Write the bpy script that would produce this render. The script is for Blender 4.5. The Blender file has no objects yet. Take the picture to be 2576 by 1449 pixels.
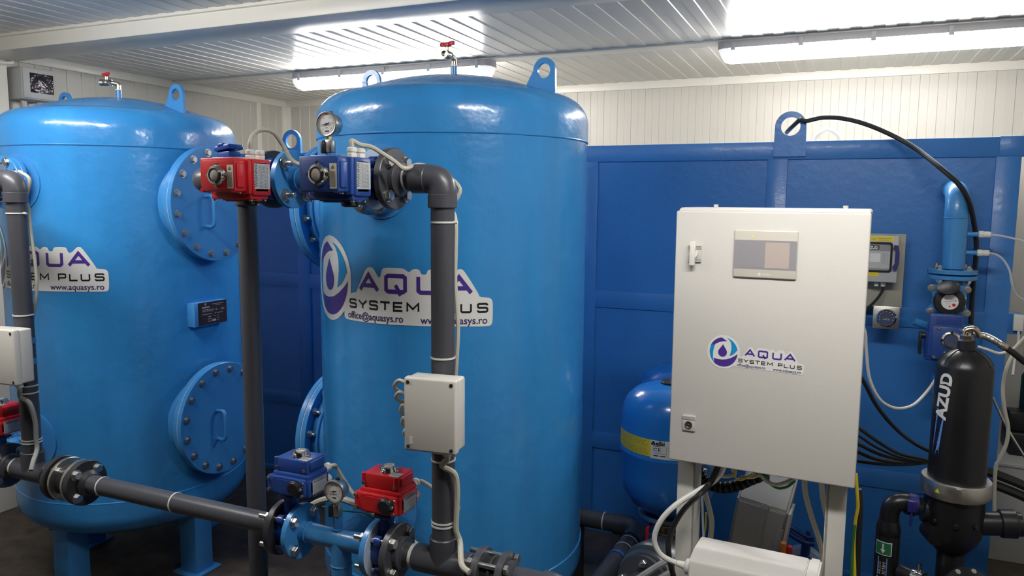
import bpy, bmesh, math, random
from mathutils import Vector as V, Matrix as Mx
sc = bpy.context.scene
R = math.radians
PI = math.pi
random.seed(7)

# ------------------------------------------------------------------ camera
FPX, YAW, PIT, ROL, CZ = 1910.8, -0.41095, 0.114706, 0.00783, 1.71
_fw = V((math.sin(YAW)*math.cos(PIT), math.cos(YAW)*math.cos(PIT), -math.sin(PIT)))
_r0 = V((math.cos(YAW), -math.sin(YAW), 0)); _u0 = _r0.cross(_fw)
_r = _r0*math.cos(ROL) + _u0*math.sin(ROL); _u = _u0*math.cos(ROL) - _r0*math.sin(ROL)
cam = bpy.data.cameras.new('camera'); cam.sensor_width = 36; cam.lens = FPX/2576*36
cam.clip_start = .05; cam.clip_end = 50
co = bpy.data.objects.new('camera', cam); sc.collection.objects.link(co)
co.matrix_world = Mx(((_r.x, _u.x, -_fw.x, 0), (_r.y, _u.y, -_fw.y, 0), (_r.z, _u.z, -_fw.z, CZ), (0, 0, 0, 1)))
sc.camera = co
w = bpy.data.worlds.new('room_air'); sc.world = w; w.use_nodes = True
w.node_tree.nodes['Background'].inputs[0].default_value = (.8, .85, .9, 1)
w.node_tree.nodes['Background'].inputs[1].default_value = .012
sc.view_settings.view_transform = 'Standard'; sc.view_settings.look = 'None'
sc.view_settings.gamma = 1; sc.view_settings.use_curve_mapping = False
sc.view_settings.exposure = 0.0
LAMP = 55.0          # strength of the fluorescent diffusers
sc.cycles.max_bounces = 8; sc.cycles.diffuse_bounces = 5; sc.cycles.glossy_bounces = 4
sc.cycles.use_denoising = True; sc.cycles.sample_clamp_indirect = 6
sc.cycles.caustics_reflective = False; sc.cycles.caustics_refractive = False

def ray(px, py): return _r*((px-1288)/FPX) - _u*((py-724.5)/FPX) + _fw
def at(px, py, Y):                       # photo pixel -> point at depth Y (metres along the room)
    d = ray(px, py); d = d*(Y/d.y); return V((d.x, d.y, d.z+CZ))
def cable(*q): return [at(*p) for p in q]

# --------------------------------------------------------------- materials
MT = {}
def mat(n, c, rough=.5, metal=0, bump=None, coat=0, var=None, emit=0, spec=.5, alpha=1, trans=0):
    m = bpy.data.materials.new(n); m.use_nodes = True; nt = m.node_tree; b = nt.nodes['Principled BSDF']
    c4 = (*c, 1); b.inputs['Base Color'].default_value = c4; b.inputs['Roughness'].default_value = rough
    b.inputs['Metallic'].default_value = metal; b.inputs['Specular IOR Level'].default_value = spec
    b.inputs['Coat Weight'].default_value = coat; b.inputs['Coat Roughness'].default_value = .08
    if alpha < 1: b.inputs['Alpha'].default_value = alpha
    if trans: b.inputs['Transmission Weight'].default_value = trans
    if emit: b.inputs['Emission Color'].default_value = c4; b.inputs['Emission Strength'].default_value = emit
    if bump or var: tc = nt.nodes.new('ShaderNodeTexCoord')
    if bump:                              # (scale, distance)
        n1 = nt.nodes.new('ShaderNodeTexNoise'); n1.inputs['Scale'].default_value = bump[0]; n1.inputs['Detail'].default_value = 3
        bp = nt.nodes.new('ShaderNodeBump'); bp.inputs['Distance'].default_value = bump[1]; bp.inputs['Strength'].default_value = 1
        nt.links.new(tc.outputs['Object'], n1.inputs['Vector']); nt.links.new(n1.outputs['Fac'], bp.inputs['Height'])
        nt.links.new(bp.outputs['Normal'], b.inputs['Normal'])
        if coat: nt.links.new(bp.outputs['Normal'], b.inputs['Coat Normal'])
    if var:                               # (scale xyz, colour2, low, high) stains and wear
        mp = nt.nodes.new('ShaderNodeMapping'); mp.inputs['Scale'].default_value = var[0]
        n2 = nt.nodes.new('ShaderNodeTexNoise'); n2.inputs['Scale'].default_value = 1; n2.inputs['Detail'].default_value = 6
        cr = nt.nodes.new('ShaderNodeValToRGB'); cr.color_ramp.elements[0].position = var[2]; cr.color_ramp.elements[1].position = var[3]
        cr.color_ramp.elements[0].color = c4; cr.color_ramp.elements[1].color = (*var[1], 1)
        nt.links.new(tc.outputs['Object'], mp.inputs['Vector']); nt.links.new(mp.outputs['Vector'], n2.inputs['Vector'])
        nt.links.new(n2.outputs['Fac'], cr.inputs['Fac']); nt.links.new(cr.outputs['Color'], b.inputs['Base Color'])
    MT[n] = m; return m
mat('tank_paint', (.035, .255, .60), .26, bump=(14, .0035), coat=.25, var=((7, 7, 1.3), (.030, .20, .50), .42, .78))
mat('steel_paint', (.048, .245, .57), .32, bump=(60, .0006), coat=.2)
mat('box_paint', (.034, .19, .54), .38, bump=(30, .0014), coat=.08, var=((3, 3, 1.5), (.027, .155, .46), .45, .8))
mat('face_grey_blue', (.42, .52, .66), .4)
mat('valve_blue', (.012, .045, .24), .3, bump=(120, .0003), coat=.2)
mat('actuator_blue', (.018, .060, .26), .38, bump=(300, .00015))
mat('actuator_red', (.56, .020, .026), .33, bump=(300, .00015))
mat('actuator_navy', (.055, .065, .15), .45)
mat('pvc', (.058, .060, .072), .36, bump=(25, .0002))
mat('pvc_dark', (.030, .030, .034), .4)
mat('black_plastic', (.012, .012, .014), .42)
mat('filter_black', (.010, .010, .012), .33, bump=(200, .0002))
mat('rubber', (.010, .010, .011), .6)
mat('zinc', (.62, .62, .60), .3, 1)
mat('chrome', (.82, .80, .76), .12, 1)
mat('brushed_steel', (.60, .58, .54), .35, 1)
mat('brass', (.62, .47, .26), .28, 1)
mat('nickel', (.66, .58, .46), .25, 1)
mat('cabinet_paint', (.63, .61, .57), .42, bump=(420, .00022))
mat('cabinet_grey', (.55, .535, .49), .45)
mat('added_cover_grey', (.27, .265, .25), .5)
mat('abs_grey', (.62, .60, .55), .35, bump=(700, .00008))
mat('inverter_grey', (.47, .465, .44), .38)
mat('white_plastic', (.74, .73, .68), .38)
mat('tie_white', (.68, .68, .66), .45)
mat('cable_beige', (.48, .46, .38), .5)
mat('cable_white', (.72, .71, .66), .45)
mat('cable_grey', (.27, .275, .27), .5)
mat('cable_black', (.012, .012, .013), .42)
mat('earth_yellow', (.62, .46, .02), .45)
mat('earth_green', (.02, .16, .05), .45)
mat('tube_clear', (.75, .77, .78), .25, alpha=.55)
mat('wall_panel', (.55, .53, .475), .36, spec=.4)
mat('ceiling_panel', (.645, .635, .59), .31, spec=1.0)
mat('trim_white', (.77, .745, .67), .33)
mat('floor_brown', (.075, .057, .042), .55, bump=(90, .0015), var=((14, 14, 14), (.032, .025, .020), .4, .7))
mat('lamp_base', (.60, .57, .57), .4)
mat('lamp_glow', (1.0, .972, .935), .4, emit=LAMP)
mat('lamp_clear', (.85, .84, .82), .2, emit=.75)
mat('sticker_white', (.76, .76, .74), .35)
mat('ink_purple', (.075, .035, .27), .35)
mat('ink_cyan', (.012, .27, .60), .35)
mat('ink_black', (.013, .012, .013), .4)
mat('ink_navy', (.035, .022, .13), .4)
mat('label_silver', (.50, .53, .55), .35)
mat('label_cream', (.72, .67, .52), .5)
mat('label_yellow', (.85, .66, .02), .4)
mat('label_blue', (.13, .33, .78), .4)
mat('label_green', (.02, .16, .07), .4)
mat('ink_grey', (.16, .165, .175), .5)
mat('plate_dark', (.030, .019, .021), .35)
mat('ink_light', (.42, .41, .42), .5)
mat('screen_grey', (.31, .30, .32), .25)
mat('screen_pink', (.50, .42, .38), .25)
mat('bezel', (.60, .57, .50), .3)
mat('led_orange', (1.0, .40, .06), .4, emit=.9)
mat('dial_white', (.78, .77, .75), .3)
mat('dial_navy', (.06, .08, .14), .35)
mat('sight_glass', (.40, .36, .34), .15)
mat('board_beige', (.42, .405, .32), .6)
mat('box_grey', (.50, .51, .51), .4)
mat('handle_blue', (.02, .02, .16), .4)
mat('window_grey', (.30, .31, .33), .3)
mat('knob_red', (.55, .02, .03), .35)
mat('vessel_blue', (.016, .185, .62), .22, coat=.4)
mat('foil_dark', (.05, .045, .055), .18, .6, bump=(24, .012))
mat('motor_green', (.012, .05, .035), .5)
mat('pump_iron', (.20, .21, .21), .38, .7)
mat('strap_blue', (.02, .11, .42), .6)
mat('orange_plastic', (.75, .22, .03), .4)
mat('vent_black', (.02, .02, .02), .6)

# ----------------------------------------------------------- mesh building
ORG = {}
class G:
    """collects shapes in world metres and links them as one mesh object"""
    def __init__(s, F=None):
        s.bm = bmesh.new(); s.F = F.copy() if F else Mx.Identity(4); s.mi = 0
    def _take(s, b, M=None):
        T = s.F @ M if M else s.F
        bmesh.ops.transform(b, matrix=T, verts=b.verts)
        for f in b.faces: f.material_index = s.mi
        me = bpy.data.meshes.new('tmp'); b.to_mesh(me); b.free(); s.bm.from_mesh(me); bpy.data.meshes.remove(me)
        return s
    def box(s, lo, hi, bev=0, M=None, seg=2):
        b = bmesh.new(); bmesh.ops.create_cube(b, size=1)
        lo, hi = V(lo), V(hi)
        for v in b.verts: v.co = V(((lo[i]+hi[i])/2 + v.co[i]*(hi[i]-lo[i]) for i in range(3)))
        if bev: bmesh.ops.bevel(b, geom=b.edges[:], offset=bev, segments=seg, profile=.5, affect='EDGES')
        return s._take(b, M)
    def rev(s, prof, o=(0, 0, 0), ax=(0, 0, 1), n=32, M=None, closed=False):
        """turn (radius, height) pairs about the axis ax at o"""
        b = bmesh.new(); q = V((0, 0, 1)).rotation_difference(V(ax)).to_matrix().to_4x4()
        rings = []
        for r, h in prof:
            if r < 1e-6: rings.append([b.verts.new((0, 0, h))])
            else: rings.append([b.verts.new((r*math.cos(2*PI*k/n), r*math.sin(2*PI*k/n), h)) for k in range(n)])
        if closed: rings.append(rings[0])
        for a, c in zip(rings, rings[1:]):
            for k in range(n):
                k2 = (k+1) % n
                if len(a) == 1 and len(c) == 1: continue
                if len(a) == 1: b.faces.new((a[0], c[k2], c[k]))
                elif len(c) == 1: b.faces.new((a[k], a[k2], c[0]))
                else: b.faces.new((a[k], a[k2], c[k2], c[k]))
        if not closed:
            if len(rings[0]) > 1: b.faces.new(rings[0][::-1])
            if len(rings[-1]) > 1: b.faces.new(rings[-1])
        bmesh.ops.recalc_face_normals(b, faces=b.faces)
        T = Mx.Translation(V(o)) @ q
        return s._take(b, (M @ T) if M else T)
    def cyl(s, p, q, r, r2=None, n=24, M=None, ch=0):
        p, q = V(p), V(q); d = q-p; L = d.length; r2 = r if r2 is None else r2
        prof = [(r, 0), (r2, L)] if not ch else [(r-ch, 0), (r, ch), (r2, L-ch), (r2-ch, L)]
        return s.rev(prof, p, d.normalized(), n, M)
    def hexa(s, p, ax, r, h, M=None): return s.cyl(p, V(p)+V(ax)*h, r, n=6, M=M, ch=min(r, h)*.12)
    def torus(s, o, ax, Rr, r, n=40, m=8, M=None):
        return s.rev([(Rr+r*math.cos(2*PI*k/m), r*math.sin(2*PI*k/m)) for k in range(m)], o, ax, n, M, True)
    def tube(s, pts, r, n=10, res=6, M=None, rr=None):
        """smooth tube through points (Catmull-Rom)"""
        P = [V(p) for p in pts]; Q = []
        if len(P) > 2 and res > 1:
            E = [P[0]*2-P[1]] + P + [P[-1]*2-P[-2]]
            for i in range(1, len(E)-2):
                for k in range(res):
                    t = k/res; a, b_, c, d = E[i-1:i+3]
                    Q.append(.5*((2*b_) + (c-a)*t + (2*a-5*b_+4*c-d)*t*t + (3*b_-a-3*c+d)*t**3))
            Q.append(P[-1])
        else: Q = P
        b = bmesh.new(); rings = []; t0 = (Q[1]-Q[0]).normalized()
        up = t0.orthogonal().normalized()
        for i, p in enumerate(Q):
            t = (Q[min(i+1, len(Q)-1)]-Q[max(i-1, 0)]).normalized()
            up = (up - t*up.dot(t)).normalized(); sd = t.cross(up)
            rad = r if rr is None else rr(i/(len(Q)-1))
            rings.append([b.verts.new(p + (up*math.cos(2*PI*k/n)+sd*math.sin(2*PI*k/n))*rad) for k in range(n)])
        for a, c in zip(rings, rings[1:]):
            for k in range(n): b.faces.new((a[k], a[(k+1) % n], c[(k+1) % n], c[k]))
        b.faces.new(rings[0][::-1]); b.faces.new(rings[-1])
        bmesh.ops.recalc_face_normals(b, faces=b.faces)
        return s._take(b, M)
    def plate(s, outer, holes=(), th=.01, M=None, bev=0):
        """flat plate in its own xy plane, thickness along z, with holes"""
        b = bmesh.new(); es = []
        for loop in [outer]+list(holes):
            vs = [b.verts.new((x, y, 0)) for x, y in loop]
            es += [b.edges.new((vs[i], vs[(i+1) % len(vs)])) for i in range(len(vs))]
        bmesh.ops.triangle_fill(b, edges=es, use_beauty=True, use_dissolve=False)
        if th:
            ex = bmesh.ops.extrude_face_region(b, geom=b.faces[:])
            for v in ex['geom']:
                if isinstance(v, bmesh.types.BMVert): v.co.z += th
        bmesh.ops.recalc_face_normals(b, faces=b.faces)
        return s._take(b, M)
    def flat(s, verts, faces, fn, du=None):
        """2-D faces laid on a surface by fn(u, v) -> point; cut every du so they follow a curve"""
        b = bmesh.new(); vs = [b.verts.new((x, y, 0)) for x, y in verts]
        for f in faces:
            try: b.faces.new([vs[i] for i in f])
            except ValueError: pass
        bmesh.ops.recalc_face_normals(b, faces=b.faces)
        for f in b.faces:
            if f.normal.z < 0: f.normal_flip()
        if du:
            bmesh.ops.triangulate(b, faces=b.faces[:])
            x0 = min(v.co.x for v in b.verts); x1 = max(v.co.x for v in b.verts); x = (math.floor(x0/du)+1)*du
            while x < x1:
                bmesh.ops.bisect_plane(b, geom=b.verts[:]+b.edges[:]+b.faces[:], plane_co=(x, 0, 0), plane_no=(1, 0, 0), dist=1e-7); x += du
        for v in b.verts: v.co = fn(v.co.x, v.co.y)
        return s._take(b)
    def loop(s, pts, fn, du=None):
        b = bmesh.new(); vs = [b.verts.new((x, y, 0)) for x, y in pts]
        es = [b.edges.new((vs[i], vs[(i+1) % len(vs)])) for i in range(len(vs))]
        bmesh.ops.triangle_fill(b, edges=es, use_beauty=True)
        b.verts.index_update()
        vv = [(v.co.x, v.co.y) for v in b.verts]; ff = [[v.index for v in f.verts] for f in b.faces]; b.free()
        return s.flat(vv, ff, fn, du)
    def build(s, name, mats, parent=None, ang=38, origin=None):
        me = bpy.data.meshes.new(name); o = V(ORG[parent.name]) if parent else V(origin or (0, 0, 0))
        bmesh.ops.translate(s.bm, verts=s.bm.verts, vec=-o)
        s.bm.to_mesh(me); s.bm.free()
        for m in (mats if isinstance(mats, (list, tuple)) else [mats]): me.materials.append(MT[m])
        me.polygons.foreach_set('use_smooth', [True]*len(me.polygons)); me.set_sharp_from_angle(angle=R(ang))
        ob = bpy.data.objects.new(name, me); sc.collection.objects.link(ob); ORG[ob.name] = o
        if parent: ob.parent = parent
        else: ob.location = o
        return ob

def tag(o, label, cat, group=None, kind=None):
    o['label'] = label; o['category'] = cat
    if group: o['group'] = group
    if kind: o['kind'] = kind
    return o
def thing(name, label, cat, loc, group=None):
    o = bpy.data.objects.new(name, None); sc.collection.objects.link(o); o.empty_display_size = .05
    o.location = loc; ORG[o.name] = V(loc); return tag(o, label, cat, group)
def struct(o): o['kind'] = 'structure'; return o
def wire(name, label, pts, r, m, group=None, n=8, cat='cable', res=6):
    p0 = V(pts[0]); return tag(G().tube(pts, r, n, res).build(name, m, origin=p0), label, cat, group)
def tie(parent, o, ax, rad, m='tie_white', tail=None):
    g = G(); o = V(o); ax = V(ax).normalized(); g.rev([(rad+.0003, -.0024), (rad+.0022, -.0024), (rad+.0022, .0024), (rad+.0003, .0024)], o, ax, 32, closed=True)
    if tail is not None: t = V(tail).normalized(); g.cyl(o+t*(rad+.001), o+t*(rad+.011), .0042, n=8)
    return g.build('cable_tie', m, parent)

# ----------------------------------------------------------------- lettering
_TX = {}
def text2d(body, bold=0):
    key = (body, bold)
    if key not in _TX:
        cu = bpy.data.curves.new('t', 'FONT'); cu.body = body; cu.size = 1; cu.resolution_u = 3; cu.offset = bold
        o = bpy.data.objects.new('t', cu); sc.collection.objects.link(o)
        dg = bpy.context.evaluated_depsgraph_get(); me = o.evaluated_get(dg).to_mesh()
        vs = [(v.co.x, v.co.y) for v in me.vertices]; fs = [list(p.vertices) for p in me.polygons]
        o.evaluated_get(dg).to_mesh_clear(); bpy.data.objects.remove(o); bpy.data.curves.remove(cu)
        x0 = min(v[0] for v in vs); x1 = max(v[0] for v in vs)
        _TX[key] = ([(x-x0, y) for x, y in vs], fs, x1-x0)
    return _TX[key]
def put_text(g, body, x, y, h, fn, width=None, du=None, right=False, center=False, bold=0):
    """h = font size; width = stretch to this length"""
    vs, fs, wd = text2d(body, bold); sx = width/wd if width else h
    if right: x -= wd*sx
    if center: x -= wd*sx/2
    g.flat([(x+a*sx, y+b*h) for a, b in vs], fs, fn, du)
STROKES = {
 'A': [[(0, 0), (.5, 1), (1, 0)], [(.2, .3), (.8, .3)]],
 'Q': [[(.5, 0), (.1, 0), (0, .1), (0, .9), (.1, 1), (.9, 1), (1, .9), (1, .1), (.9, 0), (.45, 0)], [(.5, .42), (.78, -.22)]],
 'U': [[(0, 1), (0, .12), (.12, 0), (.88, 0), (1, .12), (1, 1)]],
 'S': [[(.98, .8), (.98, .9), (.88, 1), (.1, 1), (0, .9), (0, .62), (.1, .52), (.9, .5), (1, .4), (1, .1), (.9, 0), (.1, 0), (0, .1), (0, .2)]],
 'Y': [[(0, 1), (.5, .45), (1, 1)], [(.5, .5), (.5, 0)]], 'T': [[(0, 1), (1, 1)], [(.5, 1), (.5, 0)]],
 'E': [[(1, 1), (0, 1), (0, 0), (1, 0)], [(0, .5), (.9, .5)]], 'M': [[(0, 0), (0, 1), (.5, .3), (1, 1), (1, 0)]],
 'P': [[(0, 0), (0, 1), (.9, 1), (1, .9), (1, .5), (.9, .42), (0, .42)]], 'L': [[(0, 1), (0, 0), (1, 0)]]}
def put_strokes(g, ch, x, y, wd, h, sw, fn, du=None):
    for pl in STROKES[ch]:
        P = [V((x+a*wd, y+b*h, 0)) for a, b in pl]; Lf, Rt = [], []
        for i, p in enumerate(P):
            d0 = (p-P[i-1]).normalized() if i else None; d1 = (P[i+1]-p).normalized() if i < len(P)-1 else None
            if d0 is None: n = V((-d1.y, d1.x, 0)); k = 1
            elif d1 is None: n = V((-d0.y, d0.x, 0)); k = 1
            else:
                n0 = V((-d0.y, d0.x, 0)); n1 = V((-d1.y, d1.x, 0)); n = (n0+n1).normalized(); k = min(1/max(.3, n.dot(n0)), 1.9)
            Lf.append(p+n*sw/2*k); Rt.append(p-n*sw/2*k)
        vs = [(v.x, v.y) for v in Lf+Rt]; m = len(P)
        g.flat(vs, [[i, i+1, m+i+1, m+i] for i in range(m-1)], fn, du)
def arcpts(cx, cy, r, a0, a1, n=24): return [(cx+r*math.cos(R(a0+(a1-a0)*k/n)), cy+r*math.sin(R(a0+(a1-a0)*k/n))) for k in range(n+1)]
def logo(parent, fn, du=None, low=0):
    """company sticker; fn(u, v, layer) -> point, u and v in sticker units from the emblem's centre"""
    f0 = lambda u, v: fn(u, v, 0); f1 = lambda u, v: fn(u, v, 1)
    out = arcpts(0, 0, 385, -9, -315+0, 64)[0:0]
    out = arcpts(0, 0, 385, -10, 314, 72)
    t = [(285, -296), (340, -301), (690, -306), (1135, -303), (1585, -305), (1790, -309), (1818, -298), (1832, -272), (1834, -110), (1822, -78), (1795, -62), (1705, -58), (1698, -30),
         (1560, 172), (1530, 183), (1500, 178), (1440, 118), (1398, 118), (1385, 168), (1355, 180), (1250, 180), (1222, 165), (1215, 132), (1165, 132), (1150, 172), (1115, 180), (1075, 172), (1050, 145),
         (1000, 178), (960, 182), (800, 182), (768, 165), (755, 110), (735, 84), (675, 170), (640, 180), (600, 172), (570, 145), (470, -20), (455, -48), (410, -55)]
    t = [out[-1]]+t+[out[0]]
    for _ in range(2):                            # round the cut corners
        t = [t[0]]+[q for a, b in zip(t, t[1:]) for q in ((a[0]*.75+b[0]*.25, a[1]*.75+b[1]*.25), (a[0]*.25+b[0]*.75, a[1]*.25+b[1]*.75))]+[t[-1]]
    out += [(x, y-low) for x, y in t[1:-1]]
    g = G(); g.loop(out, f0, du); st = g.build('sticker', 'sticker_white', parent)
    if low is not None: st['label'] = 'white company logo sticker'
    e = G()                                       # four swirling arcs and a drop
    def blade(pts, mi): e.mi = mi; e.loop(pts, f1, du)
    q = lambda L: [(x-565, -((y-600)-.05*(x-565))) for x, y in L]
    blade(arcpts(0, 0, 333, 158, 100, 14) + q([(640, 352)]) + q([(560, 352), (470, 372), (390, 410), (330, 448)]), 0)
    blade(arcpts(0, 0, 333, 78, -52, 26)[0:0] + arcpts(0, 0, 333, 80, 8, 16) + q([(880, 545), (840, 605), (780, 655), (712, 684), (735, 610), (747, 530), (745, 450), (725, 380), (690, 325)]), 1)
    blade(arcpts(0, 0, 333, -2, -128, 30) + q([(350, 742), (430, 768), (530, 776), (640, 765), (740, 730), (830, 680)]), 0)
    blade(arcpts(0, 0, 326, 152, 237, 18)+q([(350, 820), (325, 720), (322, 620), (335, 520), (362, 436)]), 1)
    b = arcpts(-20, -8, 104, 25, -205, 26)
    e.mi = 0; e.loop(b + [(-85, 80), (-50, 130), (-18, 178), (12, 130), (48, 80)], f1, du)
    e.build('emblem', ['ink_purple', 'ink_cyan'], st)
    L = G()
    for ch, x, wd in (('A', 508, 214), ('Q', 815, 195), ('U', 1138, 180), ('A', 1402, 226)): put_strokes(L, ch, x, -20-low, wd, 134, 36, f1, du)
    L.mi = 1
    for ch, x, wd in (('S', 364, 86), ('Y', 487, 100), ('S', 628, 86), ('T', 748, 104), ('E', 893, 88), ('M', 1030, 108), ('P', 1270, 84), ('L', 1403, 88), ('U', 1535, 90), ('S', 1690, 90)):
        put_strokes(L, ch, x, -182-low, wd, 68, 17, f1, du)
    L.mi = 2
    put_text(L, 'office@aquasys.ro', 332, -280-low, 88, f1, 655, du, bold=.012); put_text(L, 'www.aquasys.ro', 1155, -284-low, 88, f1, 625, du, bold=.012)
    L.build('lettering', ['ink_purple', 'ink_black', 'ink_navy'], st)
    return st

# ---------------------------------------------------------------------- room
XL, XR, YF, YB, H = -4.25, 1.75, -.55, 5.08, 2.5
g = G(); g.box((XL-.1, YF-.1, -.1), (XR+.1, YB+.1, 0)); struct(g.build('floor', 'floor_brown'))
def ribbed(g, a0, a1, b0, b1, put, step=.0475):
    """profiled sheet: strips along b alternate in depth, put(a, b, depth) -> point"""
    b = bmesh.new(); a = a0; k = 0; cols = []
    while a < a1:
        d = (.0, .0032)[k % 2]; e = min(a+step, a1)
        cols += [(a+.0014, d), (e-.0014, d)]; a = e; k += 1
    vs = [(b.verts.new(put(x, b0, d)), b.verts.new(put(x, b1, d))) for x, d in cols]
    for p, q in zip(vs, vs[1:]): b.faces.new((p[0], q[0], q[1], p[1]))
    return g._take(b)
g = G(); ribbed(g, XL, XR, YF, 2.56, lambda a, b, d: (a, b, H+d)); ribbed(g, XL, XR, 2.72, 3.95, lambda a, b, d: (a, b, H+d)); ribbed(g, XL, XR, 3.98, YB, lambda a, b, d: (a, b, H+d))
g.box((XL-.1, YF-.1, H+.01), (XR+.1, YB+.1, H+.06)); struct(g.build('ceiling', 'ceiling_panel', ang=10))
g = G(); ribbed(g, XL, XR, 0, H, lambda a, b, d: (a, YB+d, b)); g.box((XL-.1, YB+.01, 0), (XR+.1, YB+.06, H)); struct(g.build('wall_back', 'wall_panel', ang=10))
g = G(); ribbed(g, YF, YB, 0, H, lambda a, b, d: (XL-d, a, b)); g.box((XL-.06, YF-.1, 0), (XL-.01, YB+.1, H)); struct(g.build('wall_left', 'wall_panel', ang=10))
g = G(); ribbed(g, YF, YB, 0, H, lambda a, b, d: (XR+d, a, b)); g.box((XR+.01, YF-.1, 0), (XR+.06, YB+.1, H)); struct(g.build('wall_right', 'wall_panel', ang=10))
g = G()                                       # unseen front wall, its wide opening shaped to cut the fill light
for a0, a1, z0 in ((XL, -3.6, 0), (-3.6, 1.4, 2.3), (1.4, XR, 0)):
    ribbed(g, a0, a1, z0, H, lambda a, b, d: (a, YF-d, b)); g.box((a0-.1 if a0 == XL else a0, YF-.06, z0), (a1+.1 if a1 == XR else a1, YF-.01, H))
struct(g.build('wall_front', 'wall_panel', ang=10))
# long boxed ceiling beam where the two cabins join, flat strip carrying the lamps, coving and corner strips
g = G(); g.box((XL, 2.523, 2.426), (XR, 2.758, H+.004), .004); g.box((XL, 2.506, 2.488), (XR, 2.53, H+.004), .003); struct(g.build('trim_1', 'trim_white'))
g = G(); g.box((XL, 3.915, 2.489), (XR, 4.02, H+.004), .003); struct(g.build('trim_2', 'trim_white'))
g = G(); g.box((XL, YB-.012, 2.452), (XR, YB+.004, H+.004), .003); struct(g.build('trim_3', 'trim_white'))
g = G(); g.box((XL-.004, 2.758, 2.452), (XL+.012, YB, H+.004), .003); struct(g.build('trim_4', 'trim_white'))
g = G(); g.box((XL-.004, 4.735, 0), (XL+.010, 4.782, 2.455), .003); struct(g.build('trim_5', 'trim_white'))
g = G(); g.box((XL-.004, 5.03, 0), (XL+.008, YB+.004, 2.455), .002); g.box((XL, YB-.008, 0), (XL+.045, YB+.004, 2.455), .002)
struct(g.build('trim_6', 'trim_white'))
g = G(); g.box((XL-.004, 2.5, 0), (XL+.13, 2.72, 2.43), .006); struct(g.build('trim_7', 'trim_white'))

# ------------------------------------------------- fluorescent ceiling lamps
def lamp(x0, x1, y, label):
    t = thing('fluorescent_lamp', label, 'lamp', ((x0+x1)/2, y, 2.489), 'twin tube lamps on the ceiling strips')
    g = G(); w2 = .066
    for a, b, z0, z1, i in ((x0, x1, 2.452, 2.4895, 0),):
        q = bmesh.new(); ends = []
        for x, s in ((x0, .0), (x0+.03, 1), (x1-.03, 1), (x1, .0)):
            hw = w2*(.55+.45*s); ends.append([q.verts.new((x, y+sy*hw*f, z)) for sy, f, z in ((-1, 1, z0), (-1, .8, z1), (1, .8, z1), (1, 1, z0))])
        for A, B in zip(ends, ends[1:]):
            for k in range(4): q.faces.new((A[k], A[(k+1) % 4], B[(k+1) % 4], B[k]))
        q.faces.new(ends[0]); q.faces.new(ends[-1][::-1]); bmesh.ops.recalc_face_normals(q, faces=q.faces); g._take(q)
    g.build('lamp_base', 'lamp_base', t)
    def shell(g, xs):                         # (x, half width, drop)
        q = bmesh.new(); rs = []
        for x, hw, dp in xs: rs.append([q.verts.new((x, y+hw*math.cos(PI*k/12)*(1 if k not in (0, 12) else 1), 2.452-dp*math.sin(PI*k/12)**.7)) for k in range(13)])
        for A, B in zip(rs, rs[1:]):
            for k in range(12): q.faces.new((A[k], A[k+1], B[k+1], B[k]))
        q.faces.new(rs[0]); q.faces.new(rs[-1]); bmesh.ops.recalc_face_normals(q, faces=q.faces); g._take(q)
    d = .064
    g = G(); shell(g, [(x0+.055, .062, d), (x1-.055, .062, d)]); g.build('diffuser', 'lamp_glow', t)
    for a, b in ((x0, 1), (x1, -1)):
        g = G(); shell(g, [(a+b*.004, .035, .012), (a+b*.018, .052, .042), (a+b*.03, .061, .058), (a+b*.0545, .063, d+.001)]); g.build('end_cap', 'lamp_clear', t)
        g = G(); g.box((min(a+b*.032, a+b*.050), y-.03, 2.405), (max(a+b*.032, a+b*.050), y+.03, 2.447), .003); g.build('tube_holder', 'white_plastic', t)
    n = 5
    for k in range(n):
        x = x0+.075+(x1-x0-.15)*k/(n-1)
        for sy in (-1, 1):
            g = G(); g.box((x-.011, y+sy*.064-.004, 2.440), (x+.011, y+sy*.064+.004, 2.482), .002); g.build('clip', 'lamp_base', t)
    return t
lamp(-3.225, -1.845, 3.955, 'lit twin fluorescent ceiling lamp glowing behind the middle blue tank\'s dome')
lamp(-.615, .765, 3.955, 'lit twin fluorescent ceiling lamp at the upper right of the photo')
lamp(-3.225, -1.845, 1.25, 'lit fluorescent ceiling lamp nearer than the beam, over the left tanks')
lamp(-.615, .765, 1.25, 'lit fluorescent ceiling lamp nearer than the beam, above the control cabinet side')
for y in (1.25,): g = G(); g.box((XL, y-.052, 2.489), (XR, y+.052, H+.004), .003); struct(g.build('trim_8', 'trim_white'))

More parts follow.
